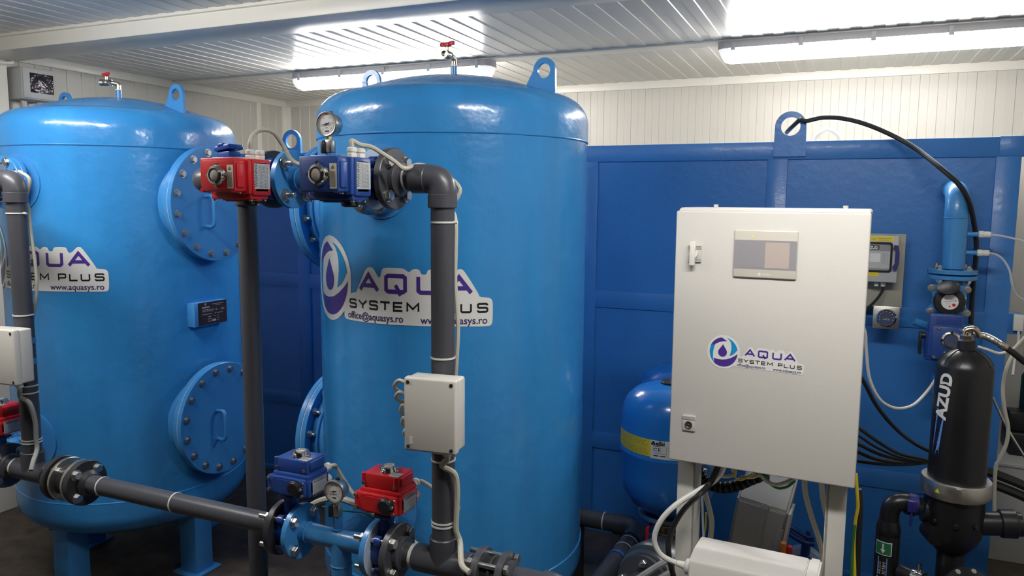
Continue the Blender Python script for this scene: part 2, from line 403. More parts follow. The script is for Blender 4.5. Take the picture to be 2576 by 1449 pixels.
# ------------------------------------------------- big filter pressure tanks
TY, TR = 2.49, .483
def bolt(parent, p, ax, r=.0115, h=.010, m='zinc', stud=0, wash=True):
    g = G(); ax = V(ax)
    if wash: g.cyl(p, V(p)+ax*.002, r*1.35, n=16)
    g.hexa(V(p)+ax*(.002 if wash else 0), ax, r, h)
    if stud: g.cyl(V(p)+ax*h, V(p)+ax*(h+stud), r*.55, n=12, ch=.001)
    return g.build('bolt', m, parent)
def dome(sg, z0, R1, n=20):
    P = []
    for k in range(n+1):
        r = .383*k/n; P.append((r, z0 + sg*(.235-(r*r)/(2*.955))))
    for k in range(1, 11):
        a = PI/2*k/10; P.append((.383+(R1-.383)*math.sin(a), z0+sg*(.06+.0985*math.cos(a))))
    P.append((R1, z0+sg*.002)); return P
def manhole(tank, cx, sx, z, mirror, handle):
    g = G(); x0 = cx+sx*.44
    g.cyl((x0, TY, z), (cx+sx*.515, TY, z), .205, n=64); g.torus((cx+sx*.482, TY, z), (sx, 0, 0), .207, .007, 64)
    g.rev([(.2, .512), (.243, .512), (.243, .532), (.2, .532)], (cx, TY, z), (sx, 0, 0), 80, closed=True)
    nk = g.build('manhole_neck', 'steel_paint', tank)
    g = G(); g.cyl((cx+sx*.532, TY, z), (cx+sx*.5345, TY, z), .2425, n=80); g.build('gasket', 'sticker_white', nk)
    g = G(); g.cyl((cx+sx*.5345, TY, z), (cx+sx*.556, TY, z), .245, n=80, ch=.0015); cv = g.build('manhole_cover', 'steel_paint', tank)
    for k in range(16):
        a = 2*PI*(k+.5)/16; y, zz = TY+.216*math.cos(a), z+.216*math.sin(a)
        bolt(cv, (cx+sx*.556, y, zz), (sx, 0, 0), .0125, .009)
        bolt(nk, (cx+sx*.512, y, zz), (-sx, 0, 0), .0125, .011, stud=.014)
    if handle:
        yh, zh = handle; X = cx+sx*.556
        g = G(); g.tube([(X-sx*.002, yh, zh+.062), (X+sx*.03, yh, zh+.064), (X+sx*.045, yh, zh+.05), (X+sx*.048, yh, zh), (X+sx*.045, yh, zh-.05), (X+sx*.03, yh, zh-.064), (X-sx*.002, yh, zh-.062)], .008, 10, 5)
        g.build('handle', 'steel_paint', cv)
def tank(cx, label, sx, dz, manholes):
    t = thing('filter_tank', label, 'tank', (cx, TY, 0), 'pressure filter tanks')
    g = G()
    P = [(TR, .448), (TR, 1.917)]; g.rev([(TR-.004, .445), (TR, .447)] + P[1:] + [(TR-.004, 1.919)], (cx, TY, 0), n=144); g.build('shell', 'tank_paint', t)
    g = G(); g.rev(dome(1, 1.915, TR+.0035), (cx, TY, 0), n=144); g.torus((cx, TY, 1.915), (0, 0, 1), TR+.0005, .0038, 144)
    g.torus((cx, TY, 2.150), (0, 0, 1), .02, .004, 32); g.build('top_head', 'tank_paint', t)
    g = G(); g.rev(dome(-1, .45, TR+.0035), (cx, TY, 0), n=144); g.torus((cx, TY, .45), (0, 0, 1), TR+.0005, .0038, 144); g.build('bottom_head', 'tank_paint', t)
    for s in (1, -1):                          # lifting lugs: tapered plates with an eye
        top = 2.153; o = [(.255, 2.05), (.395, 2.0), (.391, top)] + [(.351+.040*math.cos(a), top+.043*math.sin(a)) for a in [PI*k/16 for k in range(1, 16)]] + [(.311, top)]
        h = [(.350+.0235*math.cos(2*PI*k/24), top-.001+.0255*math.sin(2*PI*k/24)) for k in range(24)]
        g = G(); g.plate(o, [h], .014, Mx(((s, 0, 0, cx), (0, 0, -1, TY+.007), (0, 1, 0, 0), (0, 0, 0, 1)))); g.build('lifting_lug', 'steel_paint', t)
    for dx, dy in ((.355, 0), (0, -.355), (-.355, 0), (0, .355)):
        g = G(); x, y = cx+dx, TY+dy; g.box((x-.05, y-.05, .008), (x+.05, y+.05, .345), .006); g.box((x-.075, y-.075, 0), (x+.075, y+.075, .01), .002)
        g.rev([(.0, .0), (.105, .0), (.105, .006), (0, .006)], (cx+dx*.97, TY+dy*.97, .296), V((dx*.42, dy*.42, -1)).normalized(), 4); g.build('leg', 'steel_paint', t)
    g = G(); g.rev([(.055, .19), (.055, .24), (.11, .235), (.11, .19)], (cx, TY, 0), n=40); g.build('drain_collar', 'steel_paint', t)
    for z, hd in manholes: manhole(t, cx, sx, z, 0, hd)
    for z, rf, yg in ((1.765, .102, .042), (.715, .075, .055)):      # nozzles towards the room, with reinforcing pads
        g = G(); g.cyl((cx, TY-TR-yg+.002, z), (cx, TY-TR+.03, z), .0302, n=40); g.cyl((cx, TY-TR-yg, z), (cx, TY-TR-yg+.018, z), rf, n=56, ch=.0012)
        q = bmesh.new(); n = 64; rr = TR+.0045; vs = []
        for k in range(n): u, v = .115*math.cos(2*PI*k/n), .115*math.sin(2*PI*k/n); a = -PI/2+u/rr; vs.append((cx+rr*math.cos(a), TY+rr*math.sin(a), z+v))
        A = [q.verts.new(p) for p in vs]; B = [q.verts.new((cx+(p[0]-cx)*.985, TY+(p[1]-TY)*.985, p[2])) for p in vs]; q.faces.new(A)
        for k in range(n): q.faces.new((A[k], A[(k+1) % n], B[(k+1) % n], B[k]))
        bmesh.ops.triangulate(q, faces=q.faces[:]); bmesh.ops.recalc_face_normals(q, faces=q.faces); g._take(q); g.build('nozzle', 'steel_paint', t)
    su, sv, ang0, zc = .000334, .000368, -120.3, 1.449+dz
    def fn(u, v, k):
        a = R(ang0)+u*su/TR; r = TR+.0012+.0008*k; return V((cx+r*math.cos(a), TY+r*math.sin(a), zc+v*sv))
    logo(t, fn, 40, 46)
    # brass vent tap on the crown
    g = G(); g.cyl((cx, TY, 2.14), (cx, TY, 2.187), .0125, n=20); st = g.build('vent_nipple', 'steel_paint', t)
    return t
def vent(cx, d, label):
    t = thing('vent_tap', label, 'tap', (cx, TY, 2.187)); d = V(d).normalized(); c = V((cx, TY, 2.205)); sd = V((-d.y, d.x, 0))
    g = G(); g.cyl((cx, TY, 2.187), (cx, TY, 2.192), .0145, n=20); g.build('thread_tape', 'white_plastic', t)
    g = G(); g.cyl((cx, TY, 2.19), c, .011, n=16); g.tube([(cx, TY, 2.198), c+V((0, 0, .008)), c+d*.02+V((0, 0, .014)), c+d*.03+V((0, 0, .015))], .0105, 14, 5)
    e = c+V((0, 0, .015)); g.cyl(e+d*.026, e+d*.04, .014, n=6); g.rev([(.010, 0), (.015, .006), (.015, .02), (.011, .026)], e+d*.04, d, 20)
    g.rev([(.0145, 0), (.0145, .014), (.0105, .014), (.0105, .002)], e+d*.064, d, 24, closed=True); g.cyl(e+d*.052+V((0, 0, .01)), e+d*.052+V((0, 0, .028)), .006, n=12); g.build('tap_body', 'nickel', t)
    m = e+d*.052+V((0, 0, .03)); ax = (V((1, 0, 0))*.9+V((0, -.3, 0))).normalized(); q = Mx((( ax.x, -ax.y, 0, m.x), (ax.y, ax.x, 0, m.y), (0, 0, 1, m.z), (0, 0, 0, 1)))
    g = G(q); g.box((-.034, -.006, .000), (-.010, .006, .014), .003); g.box((.010, -.006, .000), (.034, .006, .014), .003); g.box((-.014, -.009, -.003), (.014, .009, .012), .003); g.build('lever', 'knob_red', t)
XA, XB = -3.02, -1.32
tA = tank(XA, 'tall light blue steel tank at the left, on four square legs', 1, .015, [(1.687, (2.425, 1.655)), (.748, (2.445, .728))])
tB = tank(XB, 'tall light blue steel tank in the middle, nearest, with the whole logo sticker', -1, 0, [(1.680, None), (.775, None)])
vent(XA, (-.85, -.45, 0), 'small tap with red lever on top of the left tank')
vent(XB, (.02, -1, 0), 'small tap with red lever on top of the middle tank, against the lamp')
# nameplate bracket on the left tank
g = G(); g.box((-2.56, 2.385, 1.162), (-2.507, 2.57, 1.264), .002); pl = g.build('nameplate_bracket', 'steel_paint', tA)
g = G(); g.box((-2.5072, 2.404, 1.166), (-2.505, 2.566, 1.264)); npq = g.build('nameplate', 'plate_dark', pl); npq['label'] = 'dark engraved nameplate'
pf = lambda u, v: V((-2.5045, 2.404+u*.162, 1.166+v*.098))
g = G()
g.loop([(.2, .95), (.29, .95), (.245, .85)], pf)
for q, x, y, h, wd in (('RECIPIENT', .14, .57, .10, .40), ('R -', .60, .57, .10, .10), ('300L', .78, .57, .10, .14)):
    vs, fs, wt = text2d(q); g.flat([(x+a*wd/wt, y+b*h*1.5) for a, b in vs], fs, pf)
for x, y, wd, h in ((.12, .74, .27, .075), (.2, .67, .13, .03), (.48, .87, .42, .028), (.6, .81, .2, .02), (.1, .45, .38, .03), (.56, .45, .06, .03), (.66, .45, .2, .03), (.32, .33, .12, .035), (.53, .33, .05, .035), (.64, .33, .06, .03), (.32, .23, .12, .035), (.64, .23, .07, .03), (.32, .12, .13, .035), (.64, .12, .06, .03)):
    n = max(2, int(wd/.035)); st_ = wd/n                       # lines too small to read, as broken strokes
    for k in range(n): g.loop([(x+k*st_, y), (x+(k+.78)*st_, y), (x+(k+.78)*st_, y+h), (x+k*st_, y+h*.8)], pf)
g.loop([(.47, .11), (.60, .12), (.60, .21), (.47, .2)], pf); g.build('engraving', 'ink_light', pl)

# ------------------------------------------ big rectangular blue water tank
BY = 3.66
t = thing('water_storage_tank', 'long rectangular dark blue welded steel tank along the back wall', 'tank', (-1.6, 4.3, 0))
g = G(); g.box((-3.88, BY+.011, .03), (.60, 4.90, 1.955)); g.build('tank_wall', 'box_paint', t)
g = G(); g.box((-3.88, BY+.085, 1.956), (.55, 4.90, 1.966), .002); g.build('added_cover', 'added_cover_grey', t)  # unseen neutral lid, added so the blue paint does not tint the ceiling
g = G(); g.box((-3.92, BY, 1.902), (.64, BY+.08, 1.982), .003); g.box((.56, BY-.002, 1.905), (.665, BY+.10, 1.985), .003); g.box((.56, BY+.08, 1.902), (.64, 4.95, 1.982), .006); g.build('top_rail', 'box_paint', t)
g = G(); g.box((-3.92, BY+.002, 1.178), (.69, BY+.07, 1.263), .002); g.box((.58, BY+.004, 1.178), (.645, 4.95, 1.263), .005); g.build('middle_rail', 'box_paint', t)
g = G(); g.box((-3.92, BY+.002, .445), (.645, BY+.07, .528), .002); g.build('lower_rail', 'box_paint', t)
g = G(); g.box((-3.92, BY-.004, 0), (.64, BY+.08, .035), .004); g.build('bottom_rail', 'box_paint', t)
for x in (-3.88, -2.96, -2.07, -1.18, -.292, .596):
    g = G(); g.box((x-.044, BY+.001, 0), (x+.044, BY+.075, 1.95), .002); g.build('post', 'box_paint', t)
for x in (-3.015, -.243):
    c = 2.047; o = [(-.068, 1.915), (.068, 1.915), (.066, c)] + arcpts(0, c, .066, 8, 172, 20) + [(-.066, c)]
    g = G(); g.plate(o, [arcpts(0, c, .041, 0, 345, 23)], .016, Mx(((1, 0, 0, x), (0, 0, -1, BY), (0, 1, 0, 0), (0, 0, 0, 1)))); g.build('lifting_lug', 'box_paint', t)
g = G(); g.tube([(-.155, 3.95, 1.97), (-.15, 3.95, 2.02), (-.10, 3.95, 2.055), (-.045, 3.95, 2.02), (-.04, 3.95, 1.97)], .011, 10); g.build('white_hose_loop', 'cable_white', t)

# --------------------------------------------------- manifolds on both tanks
MY, ZT, ZB = 1.76, 1.765, .715          # manifold line and its two heights
def flange(g, x, z, r=.0825, th=.018, hub=.042, s=1): g.cyl((x, MY, z), (x+s*th, MY, z), r, n=56, ch=.0012)
def holes4(z, r=.0625):
    return [(MY+r*math.cos(a), z+r*math.sin(a)) for a in (PI/4, 3*PI/4, 5*PI/4, 7*PI/4)]
FL = {}
def joint(parent, cx, s, z, long_pipe, long_man):
    """bolts of a flange joint: the plastic flange carries shank and outer end, the steel flange the inner end"""
    xo, xf, xi = cx+s*.213, cx+s*.149, cx+s*.127
    for y, zz in holes4(z):
        g = G(); g.cyl((xf, y, zz), (xo+s*.002, y, zz), .0072, n=14); g.cyl((xo, y, zz), (xo+s*.003, y, zz), .0175, n=18); g.hexa((xo+s*.003, y, zz), (s, 0, 0), .0145, .011)
        if long_pipe: g.cyl((xo, y, zz), (xo+s*.040, y, zz), .0078, n=14, ch=.001)
        g.build('bolt', 'zinc', parent)
        g = G(); g.cyl((xi, y, zz), (xi-s*.003, y, zz), .0175, n=18); g.hexa((xi-s*.003, y, zz), (-s, 0, 0), .0145, .011)
        if long_man: g.cyl((xi, y, zz), (xi-s*.036, y, zz), .0078, n=14, ch=.001)
        g.build('bolt', 'zinc', FL[(cx, z, s)])
def manifold(cx, z, upper, label):
    t = thing('steel_manifold', label, 'pipe', (cx, MY, z), 'light blue steel manifolds')
    g = G(); g.cyl((cx-.14, MY, z), (cx+.14, MY, z), .0302, n=40); g.torus((cx-.105, MY, z), (1, 0, 0), .0302, .0025, 40); g.torus((cx+.105, MY, z), (1, 0, 0), .0302, .0025, 40)
    g.cyl((cx, MY, z), (cx, MY, z+.072), .0135, n=20); g.torus((cx, MY, z+.031), (0, 0, 1), .015, .003, 24)
    g.cyl((cx, MY, z), (cx, TY-TR-(.050 if upper else .060), z), .0302, n=40)
    if not upper:
        g.cyl((cx+.01, MY, 0.004), (cx+.01, MY, z), .0302, n=40); g.torus((cx+.01, MY, z-.075), (0, 0, 1), .0302, .0022, 40)
    g.build('pipe_body', 'steel_paint', t)
    for s in (-1, 1):
        g = G(); x = cx+s*.145; g.cyl((x-s*.018, MY, z), (x, MY, z), .0825, n=64, ch=.0015); f = g.build('flange', 'steel_paint', t); FL[(cx, z, s)] = f
        g = G(); g.cyl((x, MY, z), (x+s*.0025, MY, z), .0825 if s > 0 else .052, n=64, ch=.0008); g.build('sealing_face', 'face_grey_blue', f)
    y0 = TY-TR-.062 if upper else TY-TR-.075
    g = G(); g.cyl((cx, y0, z), (cx, y0+.018, z), .102 if upper else .075, n=60, ch=.0012); f = g.build('tank_flange', 'steel_paint', t)
    for k in range(8 if upper else 4):
        a = PI/8+k*PI/4 if upper else PI/4+k*PI/2; rb = .083 if upper else .0575; bolt(f, (cx+rb*math.cos(a), y0, z+rb*math.sin(a)), (0, -1, 0), .0145, .010)
    return t
def gauge(cx, z, label):
    y = MY-.006
    t = thing('pressure_gauge', label, 'gauge', (cx, MY, z), 'small round pressure gauges on the manifolds')
    v = G(); v.box((cx-.008, y-.009, z+.0725), (cx+.014, y+.013, z+.108), .003); vb = v.build('gauge_valve', 'zinc', t)
    g = G(); g.box((cx-.020, y-.014, z+.070), (cx-.0082, y+.004, z+.106), .003); g.cyl((cx-.0205, y-.005, z+.082), (cx-.0195, y-.005, z+.082), .0025, n=8); g.build('valve_lever', 'black_plastic', vb)
    g = G(); g.cyl((cx, y, z+.106), (cx, y, z+.122), .0085, n=6); g.build('brass_neck', 'brass', t)
    c = V((cx, y-.004, z+.150))
    g = G(); g.rev([(.0, .030), (.027, .030), (.0295, .026), (.0305, .0), (.0345, -.002), (.0345, -.008), (.032, -.0095), (.029, -.008), (.0285, -.004), (.0, -.004)][::-1], c, (0, 1, 0), 56); ca = g.build('case', 'brushed_steel', t)
    g = G(); g.cyl(c+V((0, .013, .026)), c+V((0, .013, .036)), .0065, n=14); g.build('filler_plug', 'black_plastic', ca)
    g = G(); g.cyl(c+V((0, -.004, 0)), c+V((0, -.0048, 0)), .0288, n=48); dl = g.build('dial', 'dial_white', t)
    fn = lambda u, v: c+V((u, -.0052, v))
    g = G()
    for k in range(31):
        a = R(225-9*k); r0 = .0255 if k % 5 else .0235
        p = V((math.cos(a), math.sin(a))); n = V((-p.y, p.x))*.00022; g.flat([tuple(p*r0+n), tuple(p*.027+n), tuple(p*.027-n), tuple(p*r0-n)], [[0, 1, 2, 3]], fn)
    for s, a in (('0', 225), ('2', 175), ('4', 120), ('6', 62), ('8', 8), ('10', -40)):
        put_text(g, s, .019*math.cos(R(a)), .019*math.sin(R(a))-.0018, .0055, fn, center=True)
    put_text(g, 'bar', 0, -.0115, .0055, fn, center=True); g.loop([(-.007, -.021), (.007, -.021), (.007, -.0175), (-.007, -.0175)], fn)
    g.build('scale_marks', 'ink_black', dl)
    g = G(); g.plate([(-.021, .0035*-1), (-.021, -.0030), (.004, .0022), (.0095, .0045), (.011, .0025), (.0085, .001), (.004, -.0010)], [], .0006, Mx(((1, 0, 0, c.x), (0, 0, 1, c.y-.0075), (0, 1, 0, c.z), (0, 0, 0, 1)))); g.cyl(c+V((0, -.0072, 0)), c+V((0, -.0085, 0)), .0028, n=14); g.build('needle', 'ink_black', t)
def actuator_valve(x, y, z, roll, col, label, dx=0, lab='label_silver', s=1.0):
    """butterfly valve on the manifold line with its electric actuator; roll turns the stem from up to towards the room"""
    t = thing('motor_valve', label, 'valve', (x, y, z), 'electric actuator valves')
    F = Mx.Translation((x, y, z)) @ Mx.Rotation(R(roll), 4, 'X') @ Mx.Scale(s, 4)
    g = G(F); g.rev([(.030, -.0215), (.052, -.0215), (.052, .0215), (.030, .0215)], ax=(1, 0, 0), n=48, closed=True)
    for k in range(4):
        a = PI/4+k*PI/2; yy, zz = .0625*math.cos(a), .0625*math.sin(a); g.rev([(.008, -.009), (.014, -.009), (.014, .009), (.008, .009)], (0, yy, zz), (1, 0, 0), 20, closed=True)
        g.box((-.007, yy-.0165*math.copysign(1, yy)-.008, zz-.0165*math.copysign(1, zz)-.008), (.007, yy-.0165*math.copysign(1, yy)+.008, zz-.0165*math.copysign(1, zz)+.008))
    g.box((-.016, -.016, .045), (.016, .016, .105), .004); g.box((-.012, -.02, .05), (.012, .02, .10), .003); g.box((-.028, -.028, .100), (.028, .028, .112), .004); g.rev([(.012, -.062), (.016, -.055), (.016, -.045)], n=20)
    g.build('valve_body', 'valve_blue', t)
    g = G(F); g.cyl((-.0215, 0, 0), (.0215, 0, 0), .031, n=40); g.build('seat_ring', 'rubber', t)
    # actuator housing
    w0, w1, d, b, h = -.077, .077, .048, .128, (.209 if roll else .193)
    F = F @ Mx.Translation((dx, 0, 0))
    g = G(F); g.box((w0+.012, -d, b), (w1, d, h-.012), .006); g.box((w0, -d+.006, b+.008), (w1, d-.004, h-.016), .006); g.box((w0+.01, -d-.010, b+.004), (w1-.008, -d+.01, h-.010), .004)
    g.box((w0+.02, -d+.003, h-.016), (w1-.004, d, h), .005); g.box((w0+.03, -d+.010, h-.003), (w1-.012, d-.002, h+.041), .006); g.box((w0+.024, -d+.02, h-.003), (w1-.018, d+.001, h+.04), .005)
    g.box((w0+.036, -d+.02, h+.01), (w1-.006, d-.012, h+.037), .004)
    for xx in (w0+.028, w1-.022):            # screw bosses
        for zz in (h+.008,): g.cyl((xx, -d+.014, zz), (xx, -d+.014, h+.04), .0065, n=14)
    hs = g.build('actuator_housing', col, t)
    g = G(F); o = arcpts(-.028, 0, .026, 90, 270, 14)+arcpts(.038, 0, .026, -90, 90, 14)
    mm = Mx(((1, 0, 0, .004), (0, 0, -1, -d-.009), (0, 1, 0, (b+h)/2-.003), (0, 0, 0, 1)))
    g.plate(o, [], .004, mm); g.plate([(p*.86+.001, q*.80) for p, q in o], [], .0065, mm); g.build('motor_cover', col, t)
    g = G(F); g.cyl((.040, -d-.012, (b+h)/2), (.040, -d-.024, (b+h)/2), .0225, n=32, ch=.002); g.cyl((.040, -d-.012, (b+h)/2), (.040, -d-.0265, (b+h)/2), .019, n=32, ch=.002)
    g.box((.050, -d-.021, (b+h)/2-.007), (.069, -d-.013, (b+h)/2+.007), .002); g.build('crank_cap', 'black_plastic', t)
    for xx, yy, zz, ax in [(w0+.016, -d-.010, b+.012, (0, -1, 0)), (w0+.016, -d-.010, h-.018, (0, -1, 0)), (w1-.016, -d-.010, b+.010, (0, -1, 0)), (w1-.014, -d-.010, h-.018, (0, -1, 0)), (.064, -d-.021, (b+h)/2, (0, -1, 0)),
                       (w0+.030, -d+.010, h+.012, (0, -1, 0)), (w1-.024, -d+.010, h+.012, (0, -1, 0)), (w1-.018, d-.014, h+.012, (1, 0, 0))]:
        g = G(F); g.rev([(.0018, .0025), (.0048, .0025), (.0052, 0), (.0, 0)][::-1] if 0 else [(.0052, 0), (.0048, .0045), (.0026, .0045), (.0026, .002), (0, .002)], (xx, yy, zz), ax, 16); g.build('screw', 'zinc', t)
    g = G(F); cx_, cy_ = .010, .004
    g.rev([(.028, h+.041), (.028, h+.044), (.0235, h+.055), (.0175, h+.057), (.017, h+.051)], (cx_, cy_, 0), n=40)
    for k in range(4):
        a = k*PI/2; g.cyl((cx_+.027*math.cos(a), cy_+.027*math.sin(a), h+.041), (cx_+.027*math.cos(a), cy_+.027*math.sin(a), h+.048), .0055, n=12); g.cyl((cx_+.027*math.cos(a), cy_+.027*math.sin(a), h+.049), (cx_+.027*math.cos(a), cy_+.027*math.sin(a), h+.052), .004, n=6)
    bz = g.build('indicator_ring', 'chrome', t)
    g = G(F); g.rev([(.0172, h+.046), (.0172, h+.0535), (.011, h+.0565), (0, h+.0572)], (cx_, cy_, 0), n=32); g.build('sight_glass', 'sight_glass', bz)
    # labels: small print as broken strokes
    fs = lambda u, v, k=.0006: F @ V((w1+k, u, v)); fb = lambda u, v: fs(u, v, .0011)
    g = G(); g.loop([(-.030, b+.006), (.036, b+.006), (.036, h-.016), (-.030, h-.016)], fs); lb = g.build('warning_label', lab, t)
    g = G(); put_text(g, 'WARNING', -.026, h-.027, .014, fb, .060, bold=.05)
    for k in range(8):
        v0 = h-.0335-.0047*k; u = -.027
        while u < .030: l = random.uniform(.004, .011); g.loop([(u, v0), (min(u+l, .033), v0), (min(u+l, .033), v0+.0017), (u, v0+.0017)], fb); u += l+.0018
    g.build('warning_print', 'ink_grey' , lb)
    ft = lambda u, v, k=.0006: F @ V((u, v, h+.041+k)); f2 = lambda u, v: ft(u, v, .0011)
    if roll: r_ = (.040, .061, -.030, .030)
    else: r_ = (.030, .062, -.034, -.006)
    g = G(); g.loop([(r_[0], r_[2]), (r_[1], r_[2]), (r_[1], r_[3]), (r_[0], r_[3])], ft); lb = g.build('caution_label', 'label_cream' if roll else 'label_silver', t)
    g = G(); uu = r_[0]+.003
    while uu < r_[1]-.003: g.loop([(uu, r_[2]+.004), (uu+.0012, r_[2]+.004), (uu+.0012, r_[3]-(.018 if roll else .004)), (uu, r_[3]-(.018 if roll else .004))], f2); uu += .0032
    if roll: g.loop([(r_[0]+.005, r_[3]-.012), (r_[0]+.015, r_[3]-.012), (r_[0]+.010, r_[3]-.003)], f2)
    g.build('caution_print', 'ink_grey', lb)
    for zz in (b+.022, b+.058):                   # cable glands on the back
        g = G(F); g.cyl((.060, d-.002, zz), (.060, d+.010, zz), .0135, n=6, ch=.002); g.cyl((.060, d+.010, zz), (.060, d+.024, zz), .0125, n=20, ch=.003); g.build('cable_gland', 'white_plastic', t)
    g = G(F); g.box((-.045, d, b+.06), (.045, d+.004, h+.003), .001); g.build('back_plate', 'brushed_steel', t)
    return t
def pvc_flange(g, x, z, s):
    """plastic flange, its face at x and its hub on the side s"""
    g.cyl((x, MY, z), (x+s*.020, MY, z), .0825, n=60, ch=.002); g.rev([(.047, 0), (.047, .016), (.041, .020), (.0315, .022)], (x+s*.018, MY, z), (s, 0, 0), 44); g.torus((x+s*.040, MY, z), (1, 0, 0), .0315, .0028, 40)
def elbow(g, x, z, s):
    """socket elbow: from the horizontal run (towards s*-x) down"""
    g.cyl((x-s*.088, MY, z), (x-s*.040, MY, z), .0385, n=40, ch=.002)
    g.tube([(x-s*.042, MY, z), (x-s*.030, MY, z), (x-s*.014, MY, z-.004), (x-s*.004, MY, z-.014), (x, MY, z-.030), (x, MY, z-.042)], .0368, 36, 5)
    g.cyl((x, MY, z-.040), (x, MY, z-.076), .0385, n=40, ch=.002)
def tee(g, x, z):
    g.cyl((x-.085, MY, z), (x+.085, MY, z), .0385, n=44, ch=.002); g.cyl((x, MY, z), (x, MY, z+.075), .0385, n=44, ch=.002)
def riser(cx, label, near):
    x = cx+.353
    t = thing('plastic_riser_pipe', label, 'pipe', (x, MY, ZB), 'grey plastic riser pipes')
    g = G(); g.cyl((x, MY, ZB), (x, MY, ZT-.03), .0315, n=48); g.cyl((cx+.215, MY, ZT), (x-.04, MY, ZT), .0315, n=44); g.cyl((cx+.20, MY, ZB), (x, MY, ZB), .0315, n=44); g.cyl((x, MY, ZB), (x+.125, MY, ZB), .0315, n=44); g.build('pipe', 'pvc', t)
    g = G(); elbow(g, x, ZT, 1); g.build('elbow', 'pvc', t)
    g = G(); tee(g, x, ZB); g.build('tee', 'pvc', t)
    for z in (ZT, ZB):
        g = G(); pvc_flange(g, cx+.193, z, 1); f = g.build('flange', 'pvc', t); joint(f, cx, 1, z, 0, 1)
    for z in (1.652, 1.292, 1.036, 1.010, .836, .826): tie(t, (x, MY, z), (0, 0, 1), .0315, tail=(1, .1, 0) if z == 1.652 else None)
    tie(t, (cx+.248, MY, ZT), (1, 0, 0), .0315); tie(t, (cx+.262, MY, ZB), (1, 0, 0), .0315); tie(t, (cx+.257, MY, ZB), (1, 0, 0), .0315)
    # flanged joint with a wafer check valve to the right of the tee
    if near:
        for xx, s in ((x+.128, -1), (x+.178, 1)):
            g = G(); g.cyl((xx, MY, ZB), (xx+s*.020, MY, ZB), .064, n=52, ch=.002); g.rev([(.044, 0), (.044, .014), (.033, .022)], (xx+s*.018, MY, ZB), (s, 0, 0), 40); f = g.build('flange', 'pvc', t)
        for k in range(4):
            a = PI/4+k*PI/2; y, z = MY+.050*math.cos(a), ZB+.050*math.sin(a)
            g = G(); g.cyl((x+.066, y, z), (x+.206, y, z), .0075, n=14, ch=.001); g.hexa((x+.106, y, z), (-1, 0, 0), .0145, .013); g.hexa((x+.200, y, z), (1, 0, 0), .0145, .011); g.build('bolt', 'zinc', t)
        g = G(); g.cyl((x+.128, MY, ZB), (x+.178, MY, ZB), .042, n=44); g.torus((x+.153, MY, ZB), (1, 0, 0), .042, .006, 44); g.build('check_valve', 'rubber', t)
        g = G(); g.cyl((x+.195, MY, ZB), (x+.30, MY, ZB), .0315, n=40); g.tube([(x+.295, MY, ZB), (x+.33, MY, ZB-.004), (x+.345, MY, ZB-.03), (x+.345, MY, ZB-.07)], .037, 32, 6); g.cyl((x+.345, MY, 0), (x+.345, MY, ZB-.03), .0315, n=36); g.build('outlet_pipe', 'pvc', t)
    else:
        g = G(); g.cyl((x+.142, MY, ZB), (x+.162, MY, ZB), .079, n=56, ch=.002); g.rev([(.046, 0), (.046, .016), (.034, .026)], (x+.144, MY, ZB), (-1, 0, 0), 40); g.build('flange', 'pvc_dark', t)
        g = G(); g.cyl((x+.162, MY, ZB), (x+.260, MY, ZB), .060, n=52); g.build('check_valve', 'rubber', t)
        for xx in (x+.180, x+.244): g = G(); g.cyl((xx, MY, ZB), (xx+.012, MY, ZB), .0775, n=56, ch=.0015); g.build('clamp_plate', 'zinc', t)
        for k in range(4):
            a = PI/4+k*PI/2; y, z = MY+.058*math.cos(a), ZB+.058*math.sin(a)
            g = G(); g.cyl((x+.120, y, z), (x+.225, y, z), .0075, n=14, ch=.001); g.hexa((x+.192, y, z), (1, 0, 0), .0145, .012); g.hexa((x+.142, y, z), (-1, 0, 0), .0145, .011); g.build('bolt', 'zinc', t)
    return t
for cx, a, b in ((XB, 'the middle tank', 1), (XA, 'the left tank', 0)):
    manifold(cx, ZT, 1, 'light blue flanged steel tee at the top front of %s' % a)
    manifold(cx, ZB, 0, 'light blue flanged steel tee low in front of %s' % a)
    if b:
        gauge(cx, ZT, 'round steel pressure gauge beside the top seam of the middle tank')
        gauge(cx, ZB, 'round steel pressure gauge between the lower blue and red actuators')
riser(XB, 'grey plastic riser with elbow in front of the middle tank, crossing its logo', 1)
riser(XA, 'grey plastic riser with elbow at the left edge, before the left tank', 0)
actuator_valve(XB+.1702, MY, ZT, 90, 'actuator_navy' if 0 else 'actuator_blue', 'blue electric actuator valve at top, left of the plastic elbow', -.027)
actuator_valve(XB-.1702, MY, ZT, 90, 'actuator_red', 'red electric actuator valve at top, between the two tanks', -.007)
actuator_valve(XB+.1702, MY, ZB, 0, 'actuator_red', 'red electric actuator valve low down, just left of the middle riser', -.003)
actuator_valve(XB-.1702, MY, ZB, 0, 'actuator_blue', 'blue electric actuator valve low down, left of the lower gauge', .028)
actuator_valve(XA+.1702, MY, ZB, 0, 'actuator_red', 'red electric actuator valve at the left edge, by the left riser')
